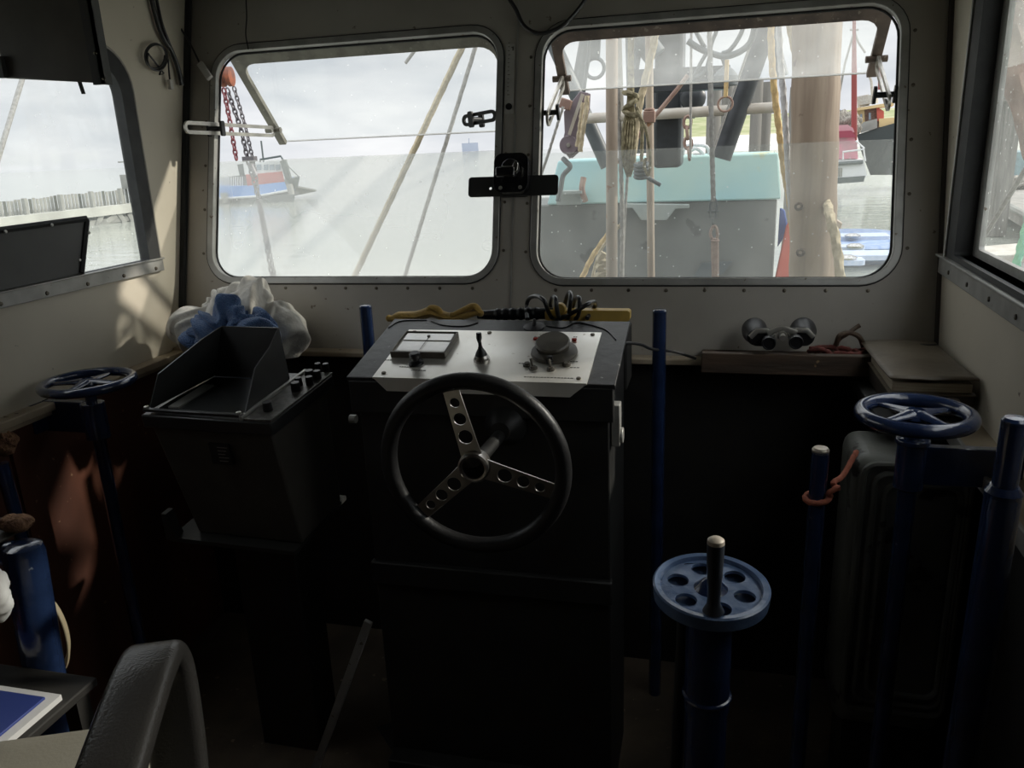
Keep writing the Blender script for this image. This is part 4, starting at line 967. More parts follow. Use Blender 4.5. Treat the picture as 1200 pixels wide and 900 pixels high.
mb = MB(); mb.cyl(bc_ + Vector((0, .0, .014)), bc_ + Vector((0, .075, .018)), .008, n=14); mb.cyl(bc_ + Vector((0, .02, .0145)), bc_ + Vector((0, .036, .0155)), .012, n=18)
mb.tube([eL + Vector((-.002, .03, .020)), bc_ + Vector((-.012, .03, .030)), bc_ + Vector((0, .03, .033)), bc_ + Vector((.012, .03, .030)), eR + Vector((.002, .03, .020))], .0042, 8, flat=1.8); mb.build('bridge', 'bright_metal', bn)
# red rope heap on the shelf
mb = MB(); random.seed(11)
base = PY(982, 410, 2.165); pts = []
for i in range(46):
    a = i * .9; rr = .040 + .016 * math.sin(i * 1.7); pts.append(Vector((base.x + rr * 1.35 * math.cos(a), base.y + rr * .75 * math.sin(a), szt + .010 + .018 * (i / 46) + .008 * math.sin(i * 2.3))))
mb.tube(smoothpath(pts, 5), .0058, 8, lobes=3, twist=380, amp=.14)
tag(mb.build('red_rope', 'red_rope'), 'dark red rope heaped on the shelf between binoculars and book', 'rope')
mb = MB(); y_ = 2.19
mb.tube(smoothpath([PY(975, 412, y_), PY(983, 398, y_), PY(992, 392, y_ - .01), PY(1003, 384, y_), PY(1008, 381, y_)], 6), .006, 8)
mb.tube(smoothpath([PY(980, 404, y_ - .01), PY(984, 393, y_ - .02), PY(995, 390, y_ - .01), PY(1007, 395, y_ - .01), PY(1012, 407, y_)], 6), .0065, 8)
tag(mb.build('bent_branch', 'old_wood'), 'bent dark brown hooks sticking up from the red rope', 'hook')
# corner box and ledger
bx = thing('corner_box', 'dark brown box in the right front corner, under the worn ledger', 'box', (.48, 2.04, .95))
b00 = PZ(1040, 441, 1.098); b01 = PZ(1136, 441, 1.098)
mb = MB(); mb.hexa([(.405, 1.84, 1.012), (.566, 1.84, 1.012), (.570, 2.20, 1.012), (.395, 2.20, 1.012), (.400, 1.84, 1.063), (.567, 1.84, 1.063), (.572, 2.20, 1.063), (.392, 2.20, 1.063)])
mb.build('box_body', 'box_brown', bx, bevel=.004)
mb = MB()
q0 = PY(1108, 440, 1.856); T = frame((q0.x, 1.838, 1.038), (1, 0, 0), (0, 0, 1), (0, -1, 0))
mb.plate([(.026 * (1 + .35 * math.sin(a * 3.3)) * math.cos(a), .024 * (1 + .3 * math.sin(a * 2.1 + 1)) * math.sin(a)) for a in [i * 2 * PI / 20 for i in range(20)]], [], .001, T); mb.build('torn_sticker', 'torn_paper', bx)
mb = MB(); mb.box((.37, 1.815, .975), (.568, 2.20, 1.010)); tag(mb.build('corner_shelf', 'dark_panel', bevel=.003), 'black corner shelf under the dark brown box', 'shelf')
lg = thing('ledger', 'worn brown ledger with curled cover, on the box in the right corner', 'book', (.48, 2.04, 1.09))
mb = MB(); mb.box((.398, 1.845, 1.066), (.560, 2.185, 1.088)); mb.build('pages', 'page_edge', lg, bevel=.002)
mb = MB(); n_ = 12; vs = []; fs = []
for j in range(n_ + 1):
    for i in range(n_ + 1):
        u_ = i / n_; v_ = j / n_; x_ = .390 + .178 * u_ - .004 * v_; y_ = 1.832 + .362 * v_
        z_ = 1.090 + .006 * math.sin(u_ * 3) + .014 * (1 - v_) ** 3 * abs(u_ - .5) * 1.2 + .004 * v_
        vs.append((x_, y_, z_))
for j in range(n_):
    for i in range(n_): a_ = j * (n_ + 1) + i; fs.append((a_, a_ + 1, a_ + n_ + 2, a_ + n_ + 1))
mb.add(vs, fs); cv = mb.build('cover', 'brown_cover', lg); sm = cv.modifiers.new('thick', 'SOLIDIFY'); sm.thickness = .0035
mb = MB(); mb.box((.390, 1.832, 1.063), (.566, 2.190, 1.066)); mb.build('back_cover', 'brown_cover', lg)
mb = MB(); q0 = PZ(1086, 404, 1.100); mb.plate([(.028 * math.cos(a), .014 * math.sin(a)) for a in [PI + PI * i / 12 for i in range(13)]], [], .0012, Matrix.Translation((q0.x, q0.y + .004, 1.1005))); mb.build('thumb_cut', 'label_dark', lg)

# pressed metal cabinet at the right
pc = thing('pressed_metal_locker', 'grey pressed metal locker panel with stepped grooves, behind the right handwheel', 'locker', (.45, 1.9, 0))
px_ = PY(1006, 505, 1.72).x
mb = MB(); mb.box((px_, 1.725, .26), (.55, 1.93, .95)); mb.build('locker_body', 'pressed_metal', pc, bevel=.035, seg=4)
mb = MB()
for k, ins in enumerate((.018, .042, .066)):
    loop = [Vector((x_, 1.722 + 0 * k, z_)) for x_, z_ in rrect(px_ + ins, .30 + ins, .55 - ins * .3, .955 - ins * .9, .03)]
    mb.tube(loop, .008, 8, closed=True)
mb.build('pressed_rib', 'pressed_metal', pc)
mb = MB(); mb.box((px_ + .03, 1.76, 0), (.54, 1.9, .265)); mb.build('base', 'dark_panel', pc)
# pipes along the right wall behind the handwheel
mb = MB(); q = RP(1.35, 0, .05); mb.tube(smoothpath([(q.x - .10, 1.66, 0.0), (q.x - .10, 1.66, .25), (q.x - .10, 1.68, .6), (q.x - .09, 1.68, .9)], 6), .009, 10); tag(mb.build('grey_pipe', 'pressed_metal'), 'thin grey pipe running up in front of the pressed metal locker', 'pipe')

# compass / phone mount on the mullion
mt = thing('instrument_mount', 'black swivel mount with dark cross plate on the post between windows', 'mount', WP(-.58, .40, 0))
mc = PW(601, 207, .03)
m0 = PW(549, 218, .022); m1_ = PW(654, 218, .022)
vv = (m0 - WP0).dot(WV)
vv = ((m0 + m1_) / 2 - WP0).dot(WV)
T = frame(WP(0, 0, .018), (1, 0, 0), WV, WN)
mb = MB(); mb.plate(rrect(m0.x, vv - .030, m1_.x, vv + .030, .010, 5), [circ(PW(575, 220, .02).x, vv - .005, .0045, 12)], .005, T); mb.build('cross_plate', 'grey_plate', mt, bevel=.001)
mb = MB(); mb.box((mc.x - .04, vv - .03, 0), (mc.x + .04, vv + .05, .020), frame(WP(0, 0, 0), (1, 0, 0), WV, WN)); mb.build('mount_block', 'black_plastic', mt, bevel=.003)
vc = ((PW(601, 205, .03)) - WP0).dot(WV)
T = frame(WP(0, 0, .024), (1, 0, 0), WV, WN)
mb = MB(); mb.plate(rrect(mc.x - .052, vc - .058, mc.x + .052, vc + .058, .026, 8), [], .034, T); hd_ = mb.build('mount_head', 'black_gloss', mt, bevel=.012, seg=4)
mb = MB(); mb.lathe([(.030, .034), (.027, .048), (.014, .056), (0, .058)], T @ Matrix.Translation((mc.x, vc + .012, 0)), 24)
mb.box((mc.x - .034, vc - .022, .050), (mc.x + .022, vc + .006, .082), T); mb.build('swivel_clamp', 'black_gloss', hd_, bevel=.004)
mb = MB(); mb.plate([(.016, -.012), (.030, -.004), (.032, .018), (.022, .026), (.015, .012)], [], .014, T @ Matrix.Translation((mc.x, vc, .06))); mb.build('clamp_tab', 'chrome', hd_, bevel=.002)
mb = MB(); mb.cyl(T @ Vector((mc.x - .02, vc + .008, .068)), T @ Vector((mc.x + .02, vc + .008, .068)), .003, n=8); mb.build('clamp_pin', 'chrome', hd_)
for s_ in (-.030, .030):
    mb = MB(); mb.lathe([(.006, .034), (.005, .037), (0, .038)], T @ Matrix.Translation((mc.x + s_, vc - .044, 0)), 12); mb.build('screw', 'bright_metal', hd_)

# thermometer strip on mullion
ts = thing('wall_thermometer', 'narrow grey thermometer strip fixed high on the post between windows', 'thermometer', WP(-.6, .6, 0))
t0 = PW(598, 52, .003); t1_ = PW(597, 133, .003)
v0_ = (t1_ - WP0).dot(WV); v1_ = (t0 - WP0).dot(WV); xx = (t0.x + t1_.x) / 2
T = frame(WP(xx, 0, .001), (1, 0, 0), WV, WN)
mb = MB(); mb.plate(rrect(-.014, v0_, .014, v1_, .003, 3), [], .004, T); mb.build('strip', 'thermo_strip', ts)
mb = MB(); mb.plate(circ(0, v0_ + .02, .010), [], .003, T @ Matrix.Translation((0, 0, .004))); mb.build('bulb', 'black_plastic', ts)
mb = MB()
for k in range(14): mb.box((-.007, v0_ + .055 + k * .012, .004), (-.0025 + (.003 if k % 5 == 0 else 0), v0_ + .057 + k * .012, .0046), T)
mb.box((.006, v1_ - .020, .004), (.010, v1_ - .008, .0046), T); mb.box((.003, v1_ - .012, .004), (.010, v1_ - .009, .0046), T)
mb.build('scale_marks', 'engraving', ts)

# ceiling-hung cabinet top left
cabr = thing('radio_cabinet', 'dark grey metal cabinet hanging from the ceiling at the upper left', 'cabinet', (-1.3, 1.5, 2.15))
c1_ = PY(127, 98, 1.40)
cx1 = c1_.x; cz = c1_.z; cx0 = cx1 - .245
T = frame((cx1, 1.40, cz), Vector((1, 0, -.0)).normalized(), (0, 1, 0), (0, 0, 1))
e5 = PY(5, 92, 1.40)
mb = MB(); mb.hexa([(cx1 - .018, 1.40, cz + .002), (e5.x, 1.40, e5.z), (e5.x, 1.412, e5.z + .002), (cx1 - .018, 1.412, cz + .002), (cx1 - .018, 1.40, 2.14), (e5.x, 1.40, 2.14), (e5.x, 1.412, 2.14), (cx1 - .018, 1.412, 2.14)])
cb = mb.build('cabinet_body', 'cabinet_grey', cabr, bevel=.003)
mb = MB(); mb.box((cx1 - .022, 1.385, cz - .002), (cx1, 1.392, 2.145)); mb.box((cx1 - .004, 1.385, cz - .002), (cx1, 1.412, 2.145)); mb.build('side_flange', 'board_grey', cabr)
mb = MB(); mb.box((e5.x + .000, 1.388, e5.z), (e5.x + .012, 1.398, e5.z + .04)); mb.build('corner_tab', 'board_grey', cabr)
q = PY(92, 98, 1.42); q2 = PY(98, 110, 1.42)
mb = MB(); mb.bar(q + Vector((0, 0, .02)), q2, .007, .004); mb.build('bracket_tip', 'grey_plate', cabr)
for (a, b_) in ((112, 62), (122, 92)):
    q = PY(a, b_, 1.384); mb = MB(); mb.lathe([(.004, 0), (.003, .003), (0, .004)], axis(q, (0, -1, 0)), 8); mb.build('screw', 'screw', cabr)

# hanging cables top left
def hang(name, label, pts, r, m_, off=.012, cat='cable', n=8):
    mb = MB(); mb.tube(smoothpath([PW(a, b_, off + o_) for a, b_, o_ in pts], 8), r, n); return tag(mb.build(name, m_), label, cat)
ch = thing('cable_bundle', 'thick black cable bundle with loose coil hanging in the left front corner', 'cable', PX(200, 50, LX + .02))
def PLx(a, b_, o=.016): return PX(a, b_, LX + o)
mb = MB(); mb.tube(smoothpath([PLx(176, -8), PLx(183, 20), PLx(190, 42), PLx(200, 58), PLx(208, 78), PLx(213, 100)], 8), .008, 10)
mb.tube(smoothpath([PLx(182, -8), PLx(189, 25), PLx(196, 45), PLx(202, 60)], 8), .005, 8); mb.build('bundle', 'cable_rubber', ch)
mb = MB(); lp = []
for i in range(64):
    a = i / 64 * 2 * PI * 2.6; lp.append(PLx(181 + 12.0 * math.cos(a) + i * .06, 65 + 15 * math.sin(a) + i * .05, .016 + .006 * math.sin(a * .5 + 1)))
lp += [PLx(192, 86), PLx(187, 88), PLx(190, 76), PLx(197, 70), PLx(198, 84), PLx(199, 94)]
mb.tube(lp, .0028, 8); mb.build('cable_coil', 'cable_rubber', ch)
q = PLx(199, 98); mb = MB(); mb.box((q.x - .004, q.y - .008, q.z - .018), (q.x + .008, q.y + .008, q.z + .012)); mb.build('plug', 'clear_plug', ch, bevel=.002)
pl_ = thing('plug_cable', 'thin cable ending in a clear white plug, left of the left window', 'cable', PW(235, 80, .02))
mb = MB(); mb.tube(smoothpath([PW(180, -6, .02), PW(205, 24, .03), PW(222, 50, .03), (PW(235, 76, .02))], 8), .0032, 8); mb.build('cord', 'cable_rubber', pl_)
q0, q1 = PW(234, 74, .02), PW(246, 92, .02); mb = MB(); mb.bar(q0, q1, .022, .014, WN); mb.build('plug', 'clear_plug', pl_, bevel=.003)
hang('window_cable', 'black cable drooping across the top of the post between windows', [(592, -8, .01), (604, 10, .01), (614, 30, .01), (630, 39, .012), (648, 36, .012), (664, 26, .012), (680, 8, .01), (690, -8, .01)], .0062, 'cable_rubber')
hang('short_wire', 'short thin wire hanging over the top edge of the left window', [(288, -6, .01), (289, 20, .012), (288, 40, .012), (291, 58, .006)], .0022, 'cable_rubber')

# ================================================================ LOWER LEFT CORNER
bp_ = thing('blue_frame_post', 'thick dark blue steel post with sloping arm at the lower left', 'post', (PD(50, 700, 1.3).x, PD(50, 700, 1.3).y, 0))
pt = PD(26, 636, 1.46); pf = PD(88, 900, 1.42); pf = Vector((pt.x + .0, pt.y + .0, 0))
mb = MB(); fo_ = Vector((pt.x - .05, pt.y - .02, 0)); dd_ = (pt - fo_).normalized(); hh_ = (pt - fo_).length; mb.lathe([(.036, 0), (.036, hh_ - .02), (.032, hh_ - .006), (.022, hh_ - .001), (0, hh_)], axis(fo_, dd_), 28); mb.build('upright', 'blue_paint', bp_)
mb = MB(); mb.tube([pt + Vector((-.30, -.12, -.040)), pt + Vector((-.02, 0, -.020))], .022, 14); mb.build('arm', 'blue_paint', bp_)
# hose coil behind it
hs = MB(); h0 = PD(58, 742, 1.62)
for k in range(3):
    Rr = .098 - k * .008; T = frame(h0 + Vector((-.012, .0 + .006 * k, 0)), (1, 0, 0), (0, 0, 1), (0, -1, 0))
    hs.torus(Rr, .0035, T @ Matrix.Diagonal((.55, 1.0, 1, 1)), 40, 8)
tag(hs.build('coiled_hose', 'hose_cream'), 'coiled thin cream hose hanging on the blue steel post', 'hose')
# table tray, sponge, folder, papers
tt = PZ(10, 632, 1.0)
ty = thing('side_table', 'small dark side table at the left edge, behind the chair', 'table', (tt.x - .15, tt.y, 0))
fz = .74
mb = MB(); f0 = PZ(0, 806, fz); f1 = PZ(62, 806, fz); f2 = PZ(70, 846, fz)
mb.box((f0.x - .25, f2.y - .12, fz - .035), (f1.x + .035, f0.y + .08, fz - .018)); mb.build('table_top', 'dark_panel', ty, bevel=.003)
for (lx2, ly2) in ((f0.x - .22, f2.y - .09), (f1.x + .01, f2.y - .09), (f0.x - .22, f0.y + .05), (f1.x + .01, f0.y + .05)):
    mb = MB(); mb.box((lx2 - .015, ly2 - .015, 0), (lx2 + .015, ly2 + .015, fz - .03)); mb.build('leg', 'dark_panel', ty)
fo = thing('blue_folder', 'blue folder with white papers lying on the side table', 'folder', (f0.x, f0.y - .04, fz - .018))
mb = MB(); mb.box((f0.x - .2, f2.y - .06, fz - .017), (f1.x + .022, f0.y + .012, fz - .006)); mb.build('papers', 'paper_white', fo)
mb = MB(); mb.box((f0.x - .2, f2.y - .06, fz - .006), (f1.x + .004, f0.y - .004, fz - .001)); mb.build('cover', 'folder_blue', fo, bevel=.001)
# tray on the arm
tr = thing('brown_tray', 'brown metal tray at the left edge beside the blue post', 'tray', (pt.x - .14, pt.y + .01, pt.z))
mb = MB(); mb.box((pt.x - .30, pt.y - .06, pt.z + .002), (pt.x - .035, pt.y + .05, pt.z + .006)); mb.box((pt.x - .30, pt.y + .045, pt.z + .002), (pt.x - .035, pt.y + .05, pt.z + .02)); mb.build('tray_base', 'tray_brown', tr, bevel=.001)
sp_ = PD(3, 614, 1.46)
cloth_blob('sponge', 'sponge', (sp_.x - .005, pt.y + .03, pt.z + .022), (.030, .024, .016), 3.0, 'small brown sponge on the metal tray at the left edge', 'sponge', .004, 40, None, 4)
q = PX(8, 525, LX + .03); 
cloth_blob('sponge', 'sponge', (LX + .030, q.y, 1.0 - .035 + .0), (.022, .030, .030), 5.0, 'brown sponge tucked under the left wall ledge', 'sponge', .006, 40, None, 4)
q = PD(-3, 695, 1.20)
cloth_blob('crumpled_paper', 'paper_white', (q.x, q.y, q.z), (.018, .02, .040), 9.0, 'crumpled white paper at the left edge above the blue folder', 'paper', .009, 26, None, 4)
# slanting blue strut at far left
q0 = PX(2, 545, LX + .10); q1 = PX(30, 640, LX + .12)
mb = MB(); mb.cyl(q0 + (q0 - q1) * .02, Vector((q1.x + .02, q1.y + .01, 0)), .016, n=14); tag(mb.build('blue_strut', 'blue_paint'), 'slim blue strut at the far left edge below the wall ledge', 'post')
# metal strip leaning by the console
p0 = PZ(368, 905, 0.005); p1 = PX(432, 728, CX0 - .015)
mb = MB(); mb.bar(p0, p1, .012, .022, (1, 0, 0)); tag(mb.build('metal_strip', 'frame_alu', bevel=.002), 'grey metal strip on the floor leaning against the console left side', 'strip')
mb = MB(); q0 = PZ(442, 795, .0); mb.plate([(0, 0), (.11, .09), (.10, -.10)], [], .004, Matrix.Translation((p0.x + .10, p0.y + .2, .002))); tag(mb.build('floor_plate', 'grey_plate'), 'small triangular dark plate on the floor beside the console', 'plate')

# helm chair
_at = PD(172, 778, .92); chx, chy = _at.x, _at.y
chair = thing('helm_chair', 'helm chair with grey padded seat and black moulded armrests, lower left foreground', 'chair', (chx, chy, 0))
def pad(mb, x0, x1, y0, y1, z0, z1, r, T=None):
    n_ = 8
    lays = []
    for k in range(n_ + 1):
        a = -PI / 2 + PI * k / n_; ins = r * (1 - math.cos(a)); zz = (z0 + z1) / 2 + (z1 - z0) / 2 * math.sin(a)
        lays.append([Vector((x_, y_, zz)) for x_, y_ in rrect(x0 + ins, y0 + ins, x1 - ins, y1 - ins, max(.02, .09 - ins), 8)])
    k_ = len(lays[0]); vs = [p for l in lays for p in l]; fs = []
    for i in range(n_):
        for k in range(k_): fs.append((i * k_ + k, i * k_ + (k + 1) % k_, (i + 1) * k_ + (k + 1) % k_, (i + 1) * k_ + k))
    fs.append(tuple(range(k_ - 1, -1, -1))); fs.append(tuple(n_ * k_ + k for k in range(k_)))
    mb.add(vs, fs, T)
mb = MB(); pad(mb, chx - .50, chx - .042, chy - .24, chy + .225, .74, .84, .035); mb.build('seat', 'chair_grey', chair)
mb = MB(); pad(mb, chx - .48, chx - .06, chy - .36, chy - .28, .82, 1.22, .03); mb.build('backrest', 'chair_grey', chair)
a_top = PD(172, 778, .92)
def armrest(dx):
    A = [(.80, .955), (.76, 1.035)]
    mb = MB()
    # side profile in the Y-Z plane
    yt = a_top.y; zt_ = a_top.z
    prof = [(yt - .04, .67), (yt + .01, zt_ - .28), (yt + .045, zt_ - .16), (yt + .055, zt_ - .06), (yt + .035, zt_ - .012), (yt - .010, zt_ - .004), (yt - .08, zt_ - .012), (yt - .18, zt_ - .030), (yt - .27, zt_ - .055), (yt - .31, zt_ - .09)]
    pts = smoothpath([Vector((a_top.x + dx, y_, z_)) for y_, z_ in prof], 7)
    # rounded rectangular section
    vs = []; fs = []; sec = rrect(-.034, -.015, .034, .015, .012, 4); k_ = len(sec)
    for i, p in enumerate(pts):
        a_ = pts[max(0, i - 1)]; b_ = pts[min(len(pts) - 1, i + 1)]; d = (b_ - a_).normalized(); s_ = Vector((1, 0, 0)); nn = s_.cross(d).normalized()
        sc_ = 1.0
        for u_, v_ in sec: vs.append(p + s_ * u_ * sc_ + nn * v_)
    for i in range(len(pts) - 1):
        for k in range(k_): fs.append((i * k_ + k, i * k_ + (k + 1) % k_, (i + 1) * k_ + (k + 1) % k_, (i + 1) * k_ + k))
    fs.append(tuple(range(k_ - 1, -1, -1))); fs.append(tuple((len(pts) - 1) * k_ + k for k in range(k_)))
    mb.add(vs, fs); o = mb.build('armrest', 'arm_black', chair, ang=60)
    return o
armrest(0); armrest(-.545)
chair.rotation_euler = (0, 0, R(23))
mb = MB(); mb.box((chx - .56, chy - .34, .655), (chx + .02, chy + .10, .742)); mb.build('seat_frame', 'black_plastic', chair, bevel=.004)
mb = MB(); mb.cyl((chx - .27, chy - .02, .03), (chx - .27, chy - .02, .66), .03, n=20); mb.build('column', 'black_plastic', chair)
mb = MB(); mb.lathe([(.20, 0), (.20, .012), (.05, .03), (.03, .06)], Matrix.Translation((chx - .27, chy - .02, 0)), 32); mb.build('base_plate', 'black_plastic', chair)

# ================================================================ OUTSIDE: OWN FOREDECK
OUT = -1.9
mb = MB(); pts2 = [(-2.2, -3.0), (1.05, -3.0), (1.15, 5.0), (.75, 7.2), (-.55, 9.4), (-1.7, 7.4), (-2.3, 5.0)]
mb.plate(pts2, [], .06, Matrix.Translation((0, 0, -.12))); struct(mb.build('foredeck', 'deck_grey'))
mb = MB(); mb.plate(pts2, [], 1.9, Matrix.Translation((0, 0, -2.1))); struct(mb.build('ship_hull', 'black_steel'))
# turquoise and grey bulkhead structure
TY = 5.5
bk = thing('deck_housing', 'turquoise topped grey steel deck housing ahead of the right window', 'deck housing', (-.35, TY + .4, 0))
pA_, pB_ = PY(652, 184, TY), PY(913, 184, TY); pC_ = PY(915, 236, TY); pD_ = PY(641, 238, TY)
zt2 = (pA_.z + pB_.z) / 2; zm = (pC_.z + pD_.z) / 2
mb = MB(); mb.hexa([(pD_.x, TY, zm), (pC_.x, TY, zm), (pC_.x, TY + .9, zm), (pD_.x, TY + .9, zm), (pA_.x, TY + .05, zt2), (pB_.x, TY + .05, zt2), (pB_.x, TY + .8, zt2), (pA_.x, TY + .8, zt2)]); tq = mb.build('turquoise_top', 'turquoise', bk, bevel=.012)
mb = MB(); mb.box((pD_.x - .25, TY + .02, -.06), (pC_.x - .02, TY + .85, zm)); mb.build('grey_body', 'deck_grey', bk, bevel=.01)
T = frame((0, TY + .0, 0), (1, 0, 0), (0, 0, 1), (0, -1, 0))
def q2(a, b_, y=TY): p = PY(a, b_, y); return (p.x, p.z)
mb = MB(); mb.plate([q2(732, 238), q2(808, 239), q2(808, 243), q2(792, 244), q2(782, 257), q2(752, 257), q2(742, 243), q2(732, 243)], [], .06, T); mb.build('hatch_lug', 'hatch_grey', bk, bevel=.004)
mb = MB(); mb.plate([q2(822, 308), q2(858, 306), q2(850, 317), q2(840, 325), q2(812, 325)], [], .02, T); mb.build('hull_patch', 'grey_steel', bk)
mb = MB(); x0_, z0_ = q2(656, 226); x1_, z1_ = q2(686, 226); mb.box((x0_, TY - .16, z0_), (x1_, TY - .01, z0_ + .018)); mb.box((x0_ - .01, TY - .08, z0_ - .075), (x1_ - .02, TY, z0_ - .005)); mb.build('winch_bracket', 'hatch_grey', bk)
mb = MB(); mb.tube(smoothpath([PY(684, 208, TY - .1), PY(682, 222, TY - .12), PY(686, 236, TY - .1)], 5), .02, 8); mb.build('winch_handle', 'rust_pipe', bk)
# rail posts on top
mb = MB()
for (a, b_, c, d) in ((801, 170, 812, 184), (820, 172, 830, 184)): pass
mb.tube(smoothpath([PY(800, 183, TY + .3), PY(803, 172, TY + .3), PY(815, 170, TY + .3), PY(828, 172, TY + .3), PY(832, 183, TY + .3)], 5), .012, 8)
mb.tube(smoothpath([PY(806, 180, TY + .25), PY(815, 174, TY + .25), PY(824, 181, TY + .25), PY(812, 182, TY + .25)], 5), .012, 8)
mb.build('deck_line', 'rope_white', bk)
# red and blue hanging canvas at the housing's right corner
mb = MB(); cy_ = TY + .1
mb.hexa([PY(907, 330, cy_), PY(932, 330, cy_), PY(932, 330, cy_ + .1), PY(907, 330, cy_ + .1), PY(921, 265, cy_), PY(930, 250, cy_), PY(930, 250, cy_ + .1), PY(921, 265, cy_ + .1)]); fl = tag(mb.build('red_canvas', 'tarp_red', bevel=.01), 'red canvas hanging at the right end of the deck housing', 'canvas')
mb = MB(); mb.hexa([PY(911, 290, cy_ + .12), PY(924, 270, cy_ + .12), PY(924, 270, cy_ + .22), PY(911, 290, cy_ + .22), PY(914, 243, cy_ + .12), PY(920, 246, cy_ + .12), PY(920, 246, cy_ + .22), PY(914, 243, cy_ + .22)]); tag(mb.build('blue_canvas', 'tarp_blue', bevel=.01), 'blue canvas strip just above the red canvas', 'canvas')

# ---- poles, mast, gantry
def upole(name, label, cat, xa, ya, xb, yb, Y_, r, m_, r2=None, top=None, n=16, parent=None, ext=0.0, z0=None):
    p0 = PY(xa, ya, Y_); p1 = PY(xb, yb, Y_)
    d = (p0 - p1).normalized()
    p0 = p0 + d * ext
    if z0 is not None: p1 = p1 + (p1 - p0).normalized() * ((p1.z - z0) / max(.2, abs((p0 - p1).normalized().z)))
    mb = MB(); mb.tube([p1, p0], [r, r if r2 is None else r2], n)
    if parent: return mb.build(name, m_, parent)
    return tag(mb.build(name, m_), label, cat)
# timber mast (thick)
mast = thing('timber_mast', 'thick weathered timber mast seen through the right part of the right window', 'mast', (PY(950, 325, 3.4).x, 3.4, -.06))
p0 = PY(958, -20, 3.4); p1 = PY(951, 325, 3.4)
pd_ = (p1 - p0).normalized(); p1 = p1 + pd_ * (p1.z + .06)
mb = MB(); N_ = 30; pts = [p0.lerp(p1, i / N_) for i in range(N_ + 1)]
mb.tube(pts, [.0875 - .002 * math.sin(i * 2.1) for i in range(N_ + 1)], 26, lobes=5, twist=.3, amp=.018); mb.build('mast_trunk', 'timber_mast', mast)
for (a, b_) in ((938, 296), (936, 242)):
    q = PY(a, b_, 3.40 - .083); mb = MB(); mb.torus(.012, .005, frame(q, (1, 0, 0), (0, 0, 1), (0, -1, 0)), 16, 6); mb.build('mast_knot', 'old_wood', mast)
upole('scaffold_pole', 'pale tan vertical pole nearest the left side of right window', 'pole', 717, -20, 717, 325, 3.3, .0235, 'tan_pole', z0=-.06)
pp = thing('jointed_pole', 'tan vertical pole with a clamp joint, right of the hanging rope hank', 'pole', (PY(761, 325, 3.6).x, 3.6, -.06))
upole('pole_tube', '', '', 760, -20, 763, 325, 3.6, .0165, 'tan_pole', parent=pp, z0=-.06)
q = PY(761, 137, 3.6); mb = MB(); mb.box((q.x - .024, q.y - .024, q.z - .024), (q.x + .024, q.y + .024, q.z + .024)); mb.cyl(q + Vector((0, 0, .024)), q + Vector((0, 0, .035)), .022, n=14); mb.build('pole_clamp', 'rust_pipe', pp, bevel=.004)
# gantry: horizontal rail, black legs, winch tower
gn = thing('black_gantry', 'black steel gantry with slanting legs and pale rail ahead of the right window', 'gantry', (-.3, 4.4, -.06))
def seg(xa, ya, xb, yb, Y_, r, m_, nm, parent, n=14, sq=False):
    mb = MB()
    if sq: mb.bar(PY(xa, ya, Y_), PY(xb, yb, Y_), r * 2, r * 2, (0, 1, 0))
    else: mb.tube([PY(xa, ya, Y_), PY(xb, yb, Y_)], r, n)
    return mb.build(nm, m_, parent)
GY = 4.3
seg(686, 139, 907, 126, GY, .026, 'rail_pale', 'cross_rail', gn)
seg(916, -20, 845, 186, GY, .050, 'black_steel', 'gantry_leg', gn)
seg(893, 10, 916, 90, GY + .1, .035, 'grey_steel', 'gantry_leg', gn)
seg(622, -10, 712, 195, GY + .1, .038, 'grey_steel', 'gantry_leg', gn)
seg(700, -20, 676, 110, GY + .15, .038, 'grey_steel', 'gantry_leg', gn)
seg(735, 20, 768, 66, GY + .1, .06, 'grey_steel', 'gantry_brace', gn)
seg(750, 40, 741, 105, GY + .1, .02, 'grey_steel', 'gantry_brace', gn)
seg(736, 30, 738, 110, GY + .1, .016, 'grey_steel', 'gantry_brace', gn)
seg(741, 96, 855, 91, GY + .12, .055, 'black_steel', 'crossbeam', gn, sq=True)
seg(725, 30, 730, 190, GY + .35, .014, 'rail_pale', 'cable_pipe', gn)
wt = thing('winch_tower', 'broad black steel winch tower behind the gantry rail', 'winch', (PY(783, 185, GY + .6).x, GY + .6, -.06))
mb = MB(); a_ = PY(768, 186, GY + .6); b_ = PY(803, -10, GY + .6); mb.box((a_.x, GY + .45, a_.z - .05), (b_.x, GY + .85, b_.z)); mb.build('tower_body', 'black_steel', wt, bevel=.02)
mb = MB(); a_ = PY(742, 180, GY + .75); b_ = PY(768, 108, GY + .75); mb.box((a_.x, GY + .7, a_.z), (b_.x + .02, GY + .8, b_.z)); mb.build('side_plate', 'grey_steel', wt, bevel=.01)
mb = MB(); q = PY(806, 136, GY + .5); mb.box((PY(768, 135, GY + .5).x, GY + .42, q.z - .012), (PY(814, 135, GY + .5).x, GY + .6, q.z + .012)); mb.lathe([(.02, 0), (.06, .02), (.06, .03), (.01, .035)], Matrix.Translation(q + Vector((0, 0, 0))), 16); mb.build('tower_shelf', 'grey_steel', wt)
mb = MB(); mb.sphere(PY(812, 115, GY + .4), .07, 12, 8, (1, .6, 1)); mb.cyl(PY(812, 110, GY + .4), PY(808, 120, GY + .4), .03, n=10); mb.build('tower_block', 'black_steel', wt)
pr_ = thing('rusty_standpipe', 'short rusty standpipe with coupling in front of winch tower', 'pipe', (PY(784, 325, 6.8).x, 6.8, -.06))
upole('pipe_tube', '', '', 783, -20, 785, 325, 6.8, .026, 'rail_pale', parent=pr_, z0=-.06)
